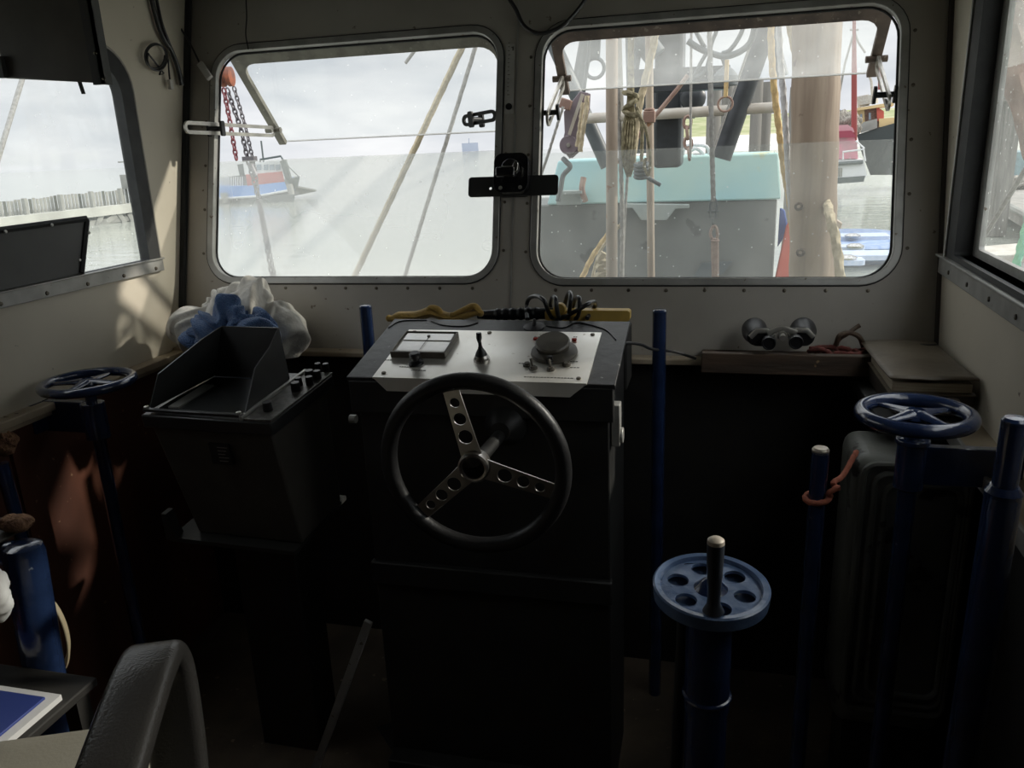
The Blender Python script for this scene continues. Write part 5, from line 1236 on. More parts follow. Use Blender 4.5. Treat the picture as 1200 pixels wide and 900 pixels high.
q = PY(784, 140, 6.8); mb = MB(); mb.lathe([(.027, 0), (.036, .02), (.036, .05), (.055, .055), (.055, .075), (.034, .08), (.034, .13)], Matrix.Translation(q - Vector((0, 0, .08))), 16); mb.build('pipe_coupling', 'rust_pipe', pr_)
mb = MB(); mb.tube([PY(718, 196, 3.9), PY(752, 155, 3.9), PY(795, 103, 3.9), PY(806, 88, 3.9)], .010, 8); tag(mb.build('slant_rod', 'rust_pipe'), 'thin rusty rod slanting up from pole clamp to the tower', 'rod')

# purple block (pulley) hanging at left
pk = thing('pulley_block', 'purplish metal pulley block hanging at the left side of right window', 'pulley', PY(672, 170, 3.7))
T = frame((0, 3.70, 0), (1, 0, 0), (0, 0, 1), (0, -1, 0)); T2_ = frame((0, 3.76, 0), (1, 0, 0), (0, 0, 1), (0, -1, 0))
def q3(a, b_, y=3.7): p = PY(a, b_, y); return (p.x, p.z)
cheek = [q3(680, 107), q3(690, 109), q3(689, 128), q3(681, 160), q3(679, 176), q3(668, 186), q3(658, 174), q3(662, 155), q3(661, 131)]
for T_ in (T, T2_):
    mb = MB(); mb.plate(cheek, [], .010, T_); mb.build('cheek_plate', 'purple_block', pk, bevel=.003)
q = PY(667, 170, 3.7); mb = MB(); mb.cyl(q + Vector((0, -.018, 0)), q + Vector((0, .075, 0)), .042, n=28); sh_ = mb.build('sheave', 'purple_block', pk, bevel=.003)
mb = MB(); mb.cyl(q + Vector((0, -.026, 0)), q + Vector((0, -.015, 0)), .009, n=12); mb.build('axle', 'bright_metal', pk)
mb = MB(); mb.bar(PY(683, 110, 3.67), PY(667, 158, 3.67), .014, .008, (0, 1, 0)); mb.build('centre_strap', 'rail_pale', pk)
mb = MB(); c_ = PY(663, 122, 3.65); mb.box((-.025, -.02, -.022), (.025, .02, .022), Matrix.Translation(c_) @ Matrix.Rotation(R(20), 4, 'Y')); mb.build('swivel_shackle', 'rust_pipe', pk, bevel=.005)
mb = MB(); mb.tube([PY(694, -20, 3.7), PY(690, 62, 3.7), PY(684, 108, 3.7)], .008, 8); mb.build('wire_strop', 'grey_steel', pk)
mb = MB(); mb.tube(smoothpath([PY(660, 186, 3.72), PY(664, 190, 3.70), PY(668, 196, 3.7), PY(660, 206, 3.7), PY(657, 222, 3.7), PY(654, 236, 3.7)], 5), .012, 8); mb.build('lower_strop', 'grey_steel', pk)
# ring hanging behind upper hatch
mb = MB(); q = PY(697, 80, 3.8); mb.torus(.042, .0085, frame(q, (1, 0, 0), (0, 0, 1), (0, -1, 0)), 30, 8); mb.bar(q + Vector((0, 0, .04)), PY(706, 20, 3.8) + Vector((0, 0, .4)), .045, .02, (0, 1, 0)); tag(mb.build('mooring_ring', 'grey_steel'), 'steel ring on a strap hanging behind the upper left hatch pane', 'ring')
mb = MB(); q = PY(850, 122, 3.7); mb.torus(.030, .0045, frame(q, (1, 0, 0), (0, 0, 1), (0, -1, 0)), 28, 8); tag(mb.build('iron_ring', 'rust_pipe'), 'small thin iron ring hanging on a yellow lashing', 'ring')
mb = MB(); mb.tube([PY(852, 70, 3.7), PY(851, 105, 3.7), PY(850, 114, 3.7)], .009, 8, lobes=3, twist=120); tag(mb.build('yellow_lashing', 'rope_yellow'), 'yellow lashing holding the small iron ring', 'rope')

# ropes
def rope(label, pts, r, m_, Y_, lob=True, sub=10, name='rope', dy=0.0):
    P_ = []
    for i, p in enumerate(pts):
        P_.append(PY(p[0], p[1], Y_ + (p[2] if len(p) > 2 else 0)))
    if pts[0][1] < 0: P_.insert(0, P_[0] + (P_[0] - P_[1]).normalized() * .8)
    sp = smoothpath(P_, sub)
    # resample so the lay of the rope shows
    fine = [sp[0]]
    for a_, b_ in zip(sp, sp[1:]):
        k = max(1, min(12, int((b_ - a_).length / (r * 1.1))))
        for j in range(1, k + 1): fine.append(a_.lerp(b_, j / k))
    mb = MB(); mb.tube(fine, r, 9, lobes=3 if lob else 0, twist=1.25 / r, amp=.17)
    return tag(mb.build(name, m_), label, 'rope')
rope('beige laid rope dropping beside the jointed pole from upper hatch', [(772, -20), (768, 40), (757, 90), (748, 130), (742, 180), (738, 200)], .015, 'rope_beige', 3.5)
# hanging hank with knot
hk = thing('rope_hank', 'olive rope hank knotted and hanging left of the jointed pole', 'rope', PY(738, 150, 3.45))
mb = MB()
for k in range(5):
    x_ = 731 + k * 3.2
    mb.tube(smoothpath([PY(738 + k * .8, -20, 3.45 + .01 * k), PY(737 + k, 110, 3.45), PY(x_, 150, 3.44 + .012 * k), PY(x_ - 1, 185, 3.45), PY(735 + k, 204 + 3 * (k % 2), 3.46)], 8), .0075, 7, lobes=3, twist=180)
mb.build('rope_strands', 'rope_olive', hk)
mb = MB(); q = PY(739, 122, 3.42); kp_ = []
for i in range(40):
    a = i / 40 * 2 * PI * 3; kp_.append(q + Vector((.026 * math.cos(a), .022 * math.sin(a), .045 * math.sin(a / 3 * 1.0 + .5))))
mb.tube(smoothpath(kp_, 3), .010, 8, lobes=3, twist=140); mb.build('knot', 'rope_olive', hk)
rope('olive rope dropping to a round knot beside the jointed pole', [(746, 125), (752, 145), (752, 175), (752, 190)], .0075, 'rope_olive', 3.4)
mb = MB(); q = PY(752, 200, 3.4); mb.sphere(q, .030, 14, 10, (1, .8, 1.25)); mb.tube([q + Vector((.01, -.01, -.02)), PY(774, 217, 3.4)], .008, 8)
for a in range(4): mb.torus(.027, .008, Matrix.Translation(q + Vector((0, 0, -.022 + .015 * a))) @ Matrix.Rotation(R(14), 4, 'X'), 20, 6)
tag(mb.build('rope_knot', 'grey_steel'), 'grey monkey fist knot with short tail before the turquoise housing', 'knot')
rope('thin olive rope loop beside the round knot', [(746, 130), (756, 150), (762, 185), (760, 205), (755, 195), (757, 185)], .006, 'rope_olive', 3.35)
rope('grey braided rope hanging straight right of pale tan pole', [(724, 100), (726, 160), (729, 240), (729, 335)], .009, 'rope_grey', 3.45)
rope('thin dark grey rope below the hank', [(737, 190), (734, 225), (730, 300), (729, 335)], .006, 'rope_grey', 3.5)
# rope with shackle and eye splice
rs = thing('spliced_rope', 'grey rope with shackle and eye splice in the middle of right window', 'rope', PY(837, 325, 3.3))
mb = MB(); mb.tube(smoothpath([PY(830, -20, 3.3), PY(832, 60, 3.3), PY(834, 160, 3.3), PY(836, 236, 3.3)], 20), .0095, 9, lobes=3, twist=180); mb.build('upper_rope', 'rope_grey', rs)
mb = MB(); q = PY(836, 246, 3.3); mb.tube(smoothpath([q + Vector((-.010, 0, -.03)), q + Vector((-.012, 0, .02)), q + Vector((0, 0, .045)), q + Vector((.012, 0, .02)), q + Vector((.010, 0, -.03))], 6), .0055, 8); mb.cyl(q + Vector((-.022, 0, -.006)), q + Vector((.022, 0, -.006)), .005, n=8); mb.torus(.010, .004, frame(q + Vector((0, 0, -.045)), (0, 1, 0), (0, 0, 1), (1, 0, 0)), 16, 6); mb.build('shackle', 'grey_steel', rs)
mb = MB(); e0 = PY(837, 266, 3.3); e1 = PY(838, 285, 3.3); mb.tube(smoothpath([e1, e0 + Vector((-.014, 0, -.03)), e0 + Vector((-.006, 0, .0)), e0 + Vector((.006, 0, .0)), e0 + Vector((.014, 0, -.03)), e1 + Vector((.002, 0, 0))], 6), .006, 8)
mb.tube([e1 + Vector((0, 0, .02)), e1, PY(838, 340, 3.3)], [.013, .015, .0135], 9, lobes=3, twist=140); mb.torus(.013, .005, Matrix.Translation(e1 + Vector((0, 0, .01))), 16, 6); mb.build('eye_splice', 'rope_pink', rs)
rope('yellow laid rope running down beside the timber mast', [(903, -20), (904, 60), (908, 110), (914, 160), (919, 200), (927, 250), (933, 335)], .013, 'rope_yellow', 3.6)
rope('white braided rope running down left of timber mast', [(911, -20), (914, 60), (918, 110), (922, 170), (925, 220), (930, 270), (937, 335)], .012, 'rope_white', 3.5)
rope('beige rope slanting behind the hatch to timber mast', [(918, -20), (925, 30), (933, 70), (937, 90)], .012, 'rope_beige', 3.6)
rope('thick pale rope emerging right of the timber mast', [(968, 232, .2), (973, 255, 0), (980, 285, -.05), (986, 335, -.1)], .017, 'rope_beige', 3.2)
rope('yellow rope at the lower left corner of right window', [(722, 262), (705, 285), (692, 305), (678, 335)], .013, 'rope_yellow', 3.9)
rope('thin rope beside the lower left yellow rope', [(728, 262), (706, 290), (698, 310), (692, 335)], .007, 'rope_beige', 3.7)
rope('twisted grey rope below the pulley at the left frame', [(660, 125), (652, 150), (642, 182), (634, 205)], .006, 'rope_grey', 3.5)
rope('beige rope hanging on right cheek of the pulley block', [(688, 112), (687, 130), (682, 160), (680, 178)], .010, 'rope_beige', 3.6)
rope('beige rope beside the pulley block, second strand', [(683, 120), (679, 150), (676, 172)], .008, 'rope_beige', 3.62)
rope('thick coiled beige rope pile beside the pale tan pole bottom', [(708, 296), (703, 305), (712, 308), (702, 314), (712, 318), (701, 324), (711, 330)], .016, 'rope_beige', 3.45)
rope('thin grey stay right of winch tower', [(811, -20), (810, 60), (809, 185)], .006, 'rope_grey', 4.0, False)
rope('thin dark stay along the black gantry leg', [(887, 30), (866, 90), (838, 170), (835, 185)], .006, 'rope_grey', 4.1, False)
# cables and flakes behind the hatch
for i, (pts, r_, lb_) in enumerate((
    ([(806, 10), (815, 35), (826, 56)], .010, 'grey hose falling left into the tangle above window'),
    ([(845, 10), (840, 35), (833, 55), (830, 90)], .009, 'grey hose falling right into the tangle above window'),
    ([(806, 48), (818, 56), (832, 62), (850, 66), (868, 60), (880, 48), (886, 25)], .014, 'thick grey hose bunched across behind the hatch pane'),
    ([(876, 15), (868, 40), (856, 58), (846, 63)], .010, 'grey hose curving up towards the gantry leg'),
    ([(828, 62), (820, 76), (814, 90), (826, 84), (832, 66)], .009, 'small grey hose loop hanging from the tangle'),
    ([(845, 64), (849, 75), (850, 84)], .009, 'short grey hose tail hanging over small block'))):
    rope(lb_, pts, r_, 'grey_steel', 3.9, False, name='hose')
mb = MB(); q = PY(850, 92, 3.9); mb.lathe([(.055, -.03), (.055, .01), (.035, .035), (.012, .05)], Matrix.Translation(q), 18); tag(mb.build('hose_float', 'grey_steel'), 'small dark float hanging under the hose tangle', 'float')
# chain right of tower
def chain(mb, pts, link, r, tw=0):
    P_ = [Vector(p) for p in pts]; L = [0]
    for a_, b_ in zip(P_, P_[1:]): L.append(L[-1] + (b_ - a_).length)
    n_ = int(L[-1] / (link * .72)); 
    for i in range(n_):
        s_ = (i + .5) * L[-1] / n_
        k = max(j for j in range(len(L)) if L[j] <= s_); k = min(k, len(P_) - 2)
        d = (P_[k + 1] - P_[k]).normalized(); c = P_[k] + d * (s_ - L[k])
        sd_ = d.cross(Vector((0, 1, 0))).normalized(); 
        if i % 2: sd_ = d.cross(sd_).normalized()
        lp_ = []
        for j in range(10):
            a = 2 * PI * j / 10; lp_.append(c + d * (link * .5 * math.cos(a)) + sd_ * (link * .30 * math.sin(a)))
        mb.tube(lp_, r, 5, closed=True)
mb = MB(); chain(mb, [PY(806, 137, 4.2), PY(805, 152, 4.2), PY(808, 186, 4.2)], .06, .008); tag(mb.build('short_chain', 'rust_pipe'), 'short rusty chain hanging under the tower shelf', 'chain')

# ---- rigging seen through window 1
hz = thing('chain_hoist', 'rusty orange chain hoist head hanging at the left of left window', 'hoist', PY(266, 105, 4.4))
q = PY(262, 90, 4.4)
mb = MB(); mb.lathe([(.030, -.060), (.052, -.056), (.056, -.040), (.046, -.034), (.046, -.022), (.056, -.016), (.056, .004), (.046, .010), (.046, .022), (.055, .028), (.054, .050), (.030, .056)], axis(q, (1, .2, 0)) @ Matrix.Identity(4), 20); mb.cyl(q + Vector((0, 0, .03)), q + Vector((-.05, 0, .8)), .014, n=10); mb.build('hoist_head', 'orange_rust', hz)
for nm, pts, lk, r_, m_ in (('chain', [(262, 104), (269, 140), (277, 187)], .040, .0055, 'chain_red'), ('chain', [(266, 104), (282, 150), (290, 185), (301, 225), (320, 330)], .042, .0055, 'chain_steel'), ('chain', [(274, 102), (288, 150), (297, 190), (303, 228), (323, 330)], .036, .0045, 'chain_steel')):
    mb = MB(); chain(mb, [PY(a, b_, 4.4 + .03 * len(pts)) for a, b_ in pts], lk, r_); mb.build(nm, m_, hz)
mb = MB(); q = PY(291, 187, 4.5); mb.box((q.x - .03, q.y - .02, q.z - .012), (q.x + .05, q.y + .02, q.z + .018)); mb.tube([PY(293, 190, 4.5), PY(300, 206, 4.5)], [.012, .014], 8); mb.build('chain_joiner', 'chain_steel', hz)
def strap(label, xa, ya, xb, yb, Y_, wd, m_, ext=.5):
    p0 = PY(xa, ya, Y_); p1 = PY(xb, yb, Y_); d = (p1 - p0).normalized(); p0 -= d * ext; p1 += d * .5
    n_ = 60; mb = MB(); mb.tube([p0.lerp(p1, i / n_) for i in range(n_ + 1)], wd / 2, 10, lobes=3, twist=60, amp=.08, flat=.7); return tag(mb.build('rope_stay', m_), label, 'rope')
strap('broad tan rope stay slanting across the left window', 546, 46, 415, 325, 4.2, .046, 'rope_beige')
strap('thinner grey rope stay right of the tan stay in left window', 560, 46, 474, 325, 4.2, .030, 'rope_grey')
mb = MB(); mb.tube(smoothpath([PY(496, 30, 5), PY(490, 52, 5), PY(484, 62, 5), PY(475, 74, 5)], 5), .011, 8); tag(mb.build('rope_end', 'rope_grey'), 'frayed rope end hanging into top of left window', 'rope')
p0 = PX(30, 80, -3.6); p1 = PX(-5, 195, -3.6); mb = MB(); mb.tube([p0 + (p0 - p1) * .5, p1 + (p1 - p0) * .5], .013, 8); tag(mb.build('rope_stay', 'rope_grey'), 'pale grey stay seen through the left side window', 'rope')

# ================================================================ FAR OUTSIDE
mb = MB(); mb.box((-900, -200, OUT - .05), (900, 1500, OUT)); o = mb.build('sea_water', 'water'); tag(o, 'calm pale grey harbour water reaching to the horizon', 'water', kind='stuff')
# blue workboat left
wb0 = PZ(235, 247, OUT); 
def fy(a, b_, Y_): p = PY(a, b_, Y_); return p
BY = 62.0
bt = thing('blue_workboat', 'blue and white workboat with red deckhouse moored beyond left window', 'boat', (PY(300, 240, BY).x, BY + 1, OUT))
bxp = lambda a: PY(a, 215, BY).x
bz = lambda b_: PY(300, b_, BY).z
def shp(mb, poly, y0, y1): # extrude a side outline through depth
    k = len(poly); sh_ = poly[0].x / poly[0].y; P0 = [Vector((p.x + sh_ * (y0 - p.y), y0, p.z)) for p in poly]; P1 = [Vector((p.x + sh_ * (y1 - p.y), y1, p.z)) for p in poly]
    mb.add(P0 + P1, [tuple(range(k)), tuple(range(k, 2 * k))[::-1]] + [(i, k + i, k + (i + 1) % k, (i + 1) % k) for i in range(k)])
def P2(pts, Y_): return [PY(a, b_, Y_) for a, b_ in pts]
mb = MB(); shp(mb, P2([(225, 222), (300, 231), (345, 226), (349, 209), (344, 236), (342, 242), (225, 252)], BY), BY - .2, BY + 3); mb.build('lower_hull', 'hull_grey', bt)
mb = MB(); shp(mb, P2([(225, 218), (290, 218), (337, 213), (350, 208), (345, 222), (300, 230), (225, 233)], BY), BY - .4, BY + 3.2); mb.build('blue_bulwark', 'sea_blue_hull', bt)
mb = MB(); shp(mb, P2([(333, 211), (351, 207), (349, 219), (338, 226)], BY), BY - .5, BY + 3.3); mb.build('bow_plate', 'hull_grey', bt)
mb = MB(); mb.tube([PY(225, 233, BY - .45), PY(262, 232.5, BY - .45), PY(300, 230, BY - .45), PY(338, 223, BY - .45)], .10, 6); mb.build('white_stripe', 'boat_white', bt)
mb = MB(); shp(mb, P2([(288, 205), (331, 201), (334, 213), (290, 218)], BY), BY + .4, BY + 2.6); mb.build('red_deckhouse', 'boat_red', bt)
mb = MB(); shp(mb, P2([(290, 191), (330, 188), (332, 201), (291, 205)], BY), BY + .5, BY + 2.5); wh = mb.build('white_wheelhouse', 'boat_white', bt)
for a in (293, 300.5, 309, 316, 323):
    mb = MB(); shp(mb, P2([(a, 193), (a + 5.5, 192.5), (a + 5.5, 199), (a, 199.5)], BY), BY + .42, BY + .52); mb.build('wheelhouse_window', 'boat_glass', wh)
mb = MB(); shp(mb, P2([(278, 193), (285, 192), (287, 206), (281, 207)], BY), BY + 1, BY + 2); mb.build('funnel', 'hull_grey', bt)
for k in range(11):
    a = 258 + k * 2.6; mb = MB(); mb.tube([PY(a, 208 - k * .1, BY - .2), PY(a, 218, BY - .2)], .05, 5); mb.build('rail_post', 'boat_white', bt)
mb = MB(); shp(mb, P2([(256, 209), (290, 205), (291, 218), (256, 219)], BY), BY + 1.6, BY + 2.4); mb.build('deck_locker', 'pier_grey', bt)
mb = MB(); mb.tube([PY(305, 190, BY), PY(305, 187, BY), PY(329, 183, BY), PY(332, 188, BY)], .09, 6); mb.tube([PY(309, 190, BY), PY(306, 165, BY)], .07, 6); mb.tube([PY(333, 190, BY), PY(350, 207, BY)], .04, 5); mb.tube([PY(332, 188, BY), PY(339, 212, BY)], .28, 6); mb.build('mast_rigging', 'hull_grey', bt)
for (a, b_) in ((262, 226), (339, 216)):
    mb = MB(); mb.tube([PY(a, b_, BY - .7), PY(a + 3, b_ + 12, BY - .7)], [.30, .25], 8); mb.build('fender', 'pier_grey', bt)
mb = MB(); shp(mb, P2([(340, 217), (349, 219), (371, 223.5), (345, 229)], BY + 6), BY + 5, BY + 9); tag(mb.build('mud_spit', 'pier_dark'), 'low dark spit behind the blue workboat bow', 'mud bank')
# far ship
SY = 900
mb = MB(); shp(mb, P2([(541, 168), (560, 167), (561, 179.5), (542, 180.5)], SY), SY, SY + 30); shp(mb, P2([(549, 162), (550, 162), (550, 168), (549, 168)], SY), SY, SY + 3); tag(mb.build('distant_ship', 'ship_grey'), 'hazy grey ship block on the horizon in left window', 'ship')

# pier with palisade fence beyond the left side window
def seap(x, y): return PZ(x, y, OUT)
e0 = Vector((-36.5, 38.0, 0)); e1 = PZ(172, 262, OUT)
pf0 = PZ(40, 270, OUT); pf1 = PZ(168, 257, OUT)
pdir = (pf1 - pf0); pdir.z = 0; pdir.normalize(); pn_ = Vector((-pdir.y, pdir.x, 0))
def PP(x, y, off=0): return PL(x, y, pn_, pf0 + pn_ * off)
pier = thing('timber_pier', 'old timber pier with palisade fence beyond the left side window', 'pier', (pf0.x, pf0.y, OUT))
def pz(x, y): return PP(x, y).z
tb0, tb1 = PP(-60, 268), PP(185, 240)
mb = MB(); mb.bar(PP(-80, 269.5), PP(188, 239), 1.6, .55); mb.build('deck_beam', 'pier_pale', pier)
mb = MB(); mb.bar(PP(-80, 285, -.4), PP(188, 251, -.4), .4, .3); mb.build('lower_beam', 'pier_grey', pier)
N_ = 44
for k in range(N_):
    x_ = -24 + k * 4.45 - k * k * .008
    yb = 259 - (x_ / 157) * 17 + 2; ytp = 236.5 - (x_ / 157) * 16 + random.uniform(-.8, .8)
    b0_ = PP(x_ + 2.2, yb, .1); t0_ = PP(x_, ytp, .1)
    t0_.x = b0_.x + (t0_.x - b0_.x) * .3; t0_.y = b0_.y + (t0_.y - b0_.y) * .3
    mb = MB(); mb.bar(b0_, t0_, .15, .06, pn_); mb.build('palisade_slat', 'pier_grey' if k % 7 else 'pier_dark', pier)
for x_ in (72, 108, 142, 160, 30, -10):
    b0_ = PP(x_ + 5, 268 - x_ * .05, -.3); b0_.z = OUT - .3
    t0_ = PP(x_, 230 - x_ * .10, -.3)
    mb = MB(); mb.tube([b0_, Vector((b0_.x, b0_.y, t0_.z - .25))], .15, 8); mb.build('pier_pile', 'pier_grey', pier)
for (xa, ya, xb, yb) in ((112, 268, 135, 252), (118, 252, 112, 266), (138, 250, 146, 262), (150, 250, 156, 262), (60, 262, 90, 254)):
    mb = MB(); mb.bar(PP(xa, ya, -.5), PP(xb, yb, -.5), .3, .3); mb.build('pier_brace', 'pier_grey', pier)
mb = MB(); q = PP(150, 212); mb.box((q.x - .4, q.y - .2, q.z - .5), (q.x + .4, q.y + .2, q.z + .4)); mb.tube([(q.x, q.y, q.z - 2.2), (q.x, q.y, q.z + 1.2)], .06, 6); mb.tube([(q.x - .5, q.y, q.z + 1.2), (q.x + .4, q.y, q.z + 1.2)], .05, 6); mb.build('pier_sign', 'pier_grey', pier)
mb = MB(); mb.bar(PP(-80, 274, 3.0), PP(186, 250, 3.0), 3.5, 1.6); mb.build('pier_fill', 'pier_dark', pier)

# marsh bank, far right
mb = MB(); a_ = PY(780, 160, 75); b_ = PY(1100, 133, 75)
vs = [(-12, 74, OUT), (60, 74, OUT), (60, 90, OUT + 3.2), (-12, 90, OUT + 3.6), (-12, 110, OUT + 3.6), (60, 110, OUT + 3.2), (60, 140, OUT), (-12, 140, OUT)]
yb_ = 70.0; zb = PY(850, 134, 90).z
zb = PY(850, 136, 480).z
mb.add([(-25, 400, OUT), (500, 400, OUT), (500, 480, zb), (-25, 480, zb), (-25, 520, zb), (500, 520, zb), (500, 600, OUT), (-25, 600, OUT)], [(0, 1, 2, 3), (3, 2, 5, 4), (4, 5, 6, 7), (0, 3, 4, 7), (1, 6, 5, 2), (0, 7, 6, 1)])
tag(mb.build('marsh_bank', 'marsh'), 'green grassy marsh bank beyond the rigging and moored boats', 'bank', kind='stuff')
mb = MB(); z1 = PY(850, 159, 395).z; mb.add([(-25, 260, OUT + .02), (500, 260, OUT + .02), (500, 398, z1), (-25, 398, z1), (-25, 398, OUT), (500, 398, OUT)], [(0, 1, 2, 3), (3, 2, 5, 4), (0, 3, 4), (1, 5, 2), (0, 4, 5, 1)]); tag(mb.build('mud_flat', 'mud'), 'pale mud flat in front of the green marsh bank', 'mud flat', kind='stuff')
# quay pilings
for i, (xa, xb, Yp, yt_) in enumerate(((829, 846, 9.5, 98), (846, 861, 9.9, 100), (881, 895, 9.2, 92), (894, 906, 9.4, 96), (926, 936, 11.5, 102), (934, 945, 12.0, 108))):
    a_ = PY(xa, yt_, Yp); b_ = PY(xb, yt_, Yp); r_ = (b_.x - a_.x) / 2; c = (a_ + b_) / 2
    mb = MB(); mb.tube([(c.x, c.y, OUT - .5), (c.x, c.y, (c.z + OUT) / 2), (c.x, c.y, c.z)], [r_ * 1.04, r_, r_ * .95], 12, lobes=4, amp=.04)
    lbs = ['grey quay pile left of the iron ring', 'grey quay pile directly behind the iron ring', 'grey quay pile just right of black gantry leg', 'grey quay pile left of the yellow laid rope', 'far grey quay pile close left of timber mast', 'farthest dark quay pile partly behind timber mast']
    tag(mb.build('quay_pile', 'pile_wood'), lbs[i], 'pile', 'quay piles')
# white and pink motor cruiser
CYY = 50.0
cr_ = thing('motor_cruiser', 'white motor cruiser with pink wheelhouse cover right of timber mast', 'boat', (PY(990, 213, CYY).x, CYY, OUT))
mb = MB(); shp(mb, P2([(945, 188), (1012, 187), (1016, 205), (1012, 211), (945, 216)], CYY), CYY, CYY + 3.5); mb.build('hull', 'boat_white', cr_)
mb = MB(); shp(mb, P2([(945, 211), (1014, 206), (1012, 213), (945, 218)], CYY), CYY - .05, CYY + 3.4); mb.build('boot_stripe', 'hull_grey', cr_)
mb = MB(); shp(mb, P2([(948, 158), (1000, 157), (1005, 170), (1006, 186), (945, 188)], CYY), CYY + .4, CYY + 3.1); mb.build('pink_cover', 'boat_pink', cr_)
mb = MB(); shp(mb, P2([(948, 155), (998, 153), (1003, 159), (1003, 161), (948, 162)], CYY), CYY + .2, CYY + 3.2); mb.build('maroon_band', 'boat_maroon', cr_)
mb = MB(); shp(mb, P2([(948, 148), (994, 146), (1000, 150), (1002, 155), (948, 157)], CYY), CYY + .4, CYY + 3.0); mb.build('roof', 'boat_pink', cr_)
mb = MB(); mb.tube([PY(988, 187, CYY - .1), PY(988, 178, CYY - .1), PY(1012, 175, CYY - .1), PY(1014, 189, CYY - .1)], .06, 6); mb.tube([PY(1003, 165, CYY), PY(1013, 174, CYY)], .05, 5); mb.build('hand_rail', 'boat_white', cr_)
mb = MB(); mb.tube([PY(970, 193, CYY - .1), PY(1011, 190, CYY - .1)], .12, 6); mb.build('rub_rail', 'hull_grey', cr_)
mb = MB(); T = frame((0, CYY - .03, 0), (1, 0, 0), (0, 0, 1), (0, -1, 0))
for k in range(6): a_ = PY(973 + k * 2.4, 200, CYY); mb.box((a_.x, a_.z - .14, 0), (a_.x + .09, a_.z + .14, .02), T)
for k in range(6): a_ = PY(973 + k * 2.4, 205, CYY); mb.box((a_.x, a_.z - .10, 0), (a_.x + .08, a_.z + .10, .02), T)
mb.build('hull_lettering', 'pier_grey', cr_)
# ochre fishing boat
OY = 56.0
oc = thing('fishing_boat', 'ochre and brown fishing boat with dark hull at far right of window', 'boat', (PY(1030, 170, OY).x, OY, OUT))
mb = MB(); shp(mb, P2([(1004, 158), (1025, 151), (1070, 138), (1075, 205), (1020, 205), (1010, 180)], OY), OY, OY + 4); mb.build('dark_hull', 'boat_dark', oc)
mb = MB(); shp(mb, P2([(1001, 128), (1013, 126), (1014, 154), (1004, 157)], OY), OY + .8, OY + 3.2); mb.build('ochre_cabin', 'boat_ochre', oc)
mb = MB(); shp(mb, P2([(1013, 126), (1030, 124), (1031, 150), (1014, 154)], OY), OY + 1.0, OY + 3.2); mb.build('brown_cabin', 'rust_pipe', oc)
mb = MB(); shp(mb, P2([(1000, 127), (1048, 119), (1048, 123), (1000, 130)], OY), OY + .5, OY + 3.4); mb.build('cabin_roof', 'boat_ochre', oc)
mb = MB(); shp(mb, P2([(1030, 139), (1070, 136), (1070, 146), (1030, 149)], OY), OY + .2, OY + 3.6); mb.build('ochre_bulwark', 'boat_ochre', oc)
mb = MB(); shp(mb, P2([(1027, 124), (1036, 130), (1036, 140), (1028, 142)], OY), OY + .7, OY + 1.2); mb.build('red_panel', 'boat_red', oc)
for (a, b_) in ((1004, 134), (1008, 133.5), (1018, 132)):
    mb = MB(); shp(mb, P2([(a, b_), (a + 2.6, b_ - .3), (a + 2.6, b_ + 8), (a, b_ + 8.3)], OY), OY + .7, OY + .85); mb.build('cabin_window', 'boat_glass', oc)
mb = MB(); mb.tube([PY(1017, 122, OY + 1), PY(1017, 112, OY + 1)], .6, 12); mb.tube([PY(1012, 125, OY + 1), PY(1011, 112, OY + 1)], .35, 8); mb.build('funnel', 'rail_pale', oc)
mb = MB(); shp(mb, P2([(1008, 147), (1012, 143), (1028, 139), (1028, 150), (1009, 156)], OY), OY - .1, OY + .2); mb.build('net_guard', 'pier_grey', oc)
mb = MB(); mb.tube([PY(1023, 122, OY + 1), PY(1021, 95, OY + 1), PY(1017, 85, OY + 1)], .08, 6); mb.build('aerial_mast', 'rail_pale', oc)
# red mast and rigging behind
rm = thing('red_mast', 'slim red mast rising behind the moored boats', 'mast', (PY(1001, 150, 52).x, 52, OUT))
mb = MB(); mb.tube([PY(1001, 200, 52), PY(1001, 90, 52), PY(1001, 35, 52), PY(1001, -10, 52)], [.17, .15, .10, .06], 8); mb.build('mast_pole', 'mast_red', rm)
mb = MB()
for pts in ([(1001, 36), (990, 75), (980, 130)], [(1001, 36), (1006, 50), (1014, 62)], [(996, 35), (1006, 35)]): mb.tube([PY(a, b_, 52) for a, b_ in pts], .06, 5)
mb.build('rigging', 'pier_grey', rm)
mb = MB(); mb.tube([PY(1031, 105, 60), PY(1031, 20, 60)], .11, 8); tag(mb.build('second_mast', 'mast_red'), 'second slim red mast close to the right window frame', 'mast')
# dark net gear behind cruiser
cl_ = PY(988, 140, 54)
cloth_blob('net_gear', 'net_pile', (cl_.x, 54, cl_.z - .3), (1.1, .6, .7), 4, 'tangled pale net gear heaped behind the motor cruiser', 'net', .25, 2.5, None, 4)
mb = MB(); shp(mb, P2([(972, 138), (985, 128), (989, 134), (989, 212), (976, 212)], 55), 55, 56); tag(mb.build('blue_dory', 'tarp_blue', bevel=.05), 'small dark blue boat hull behind net gear', 'boat')
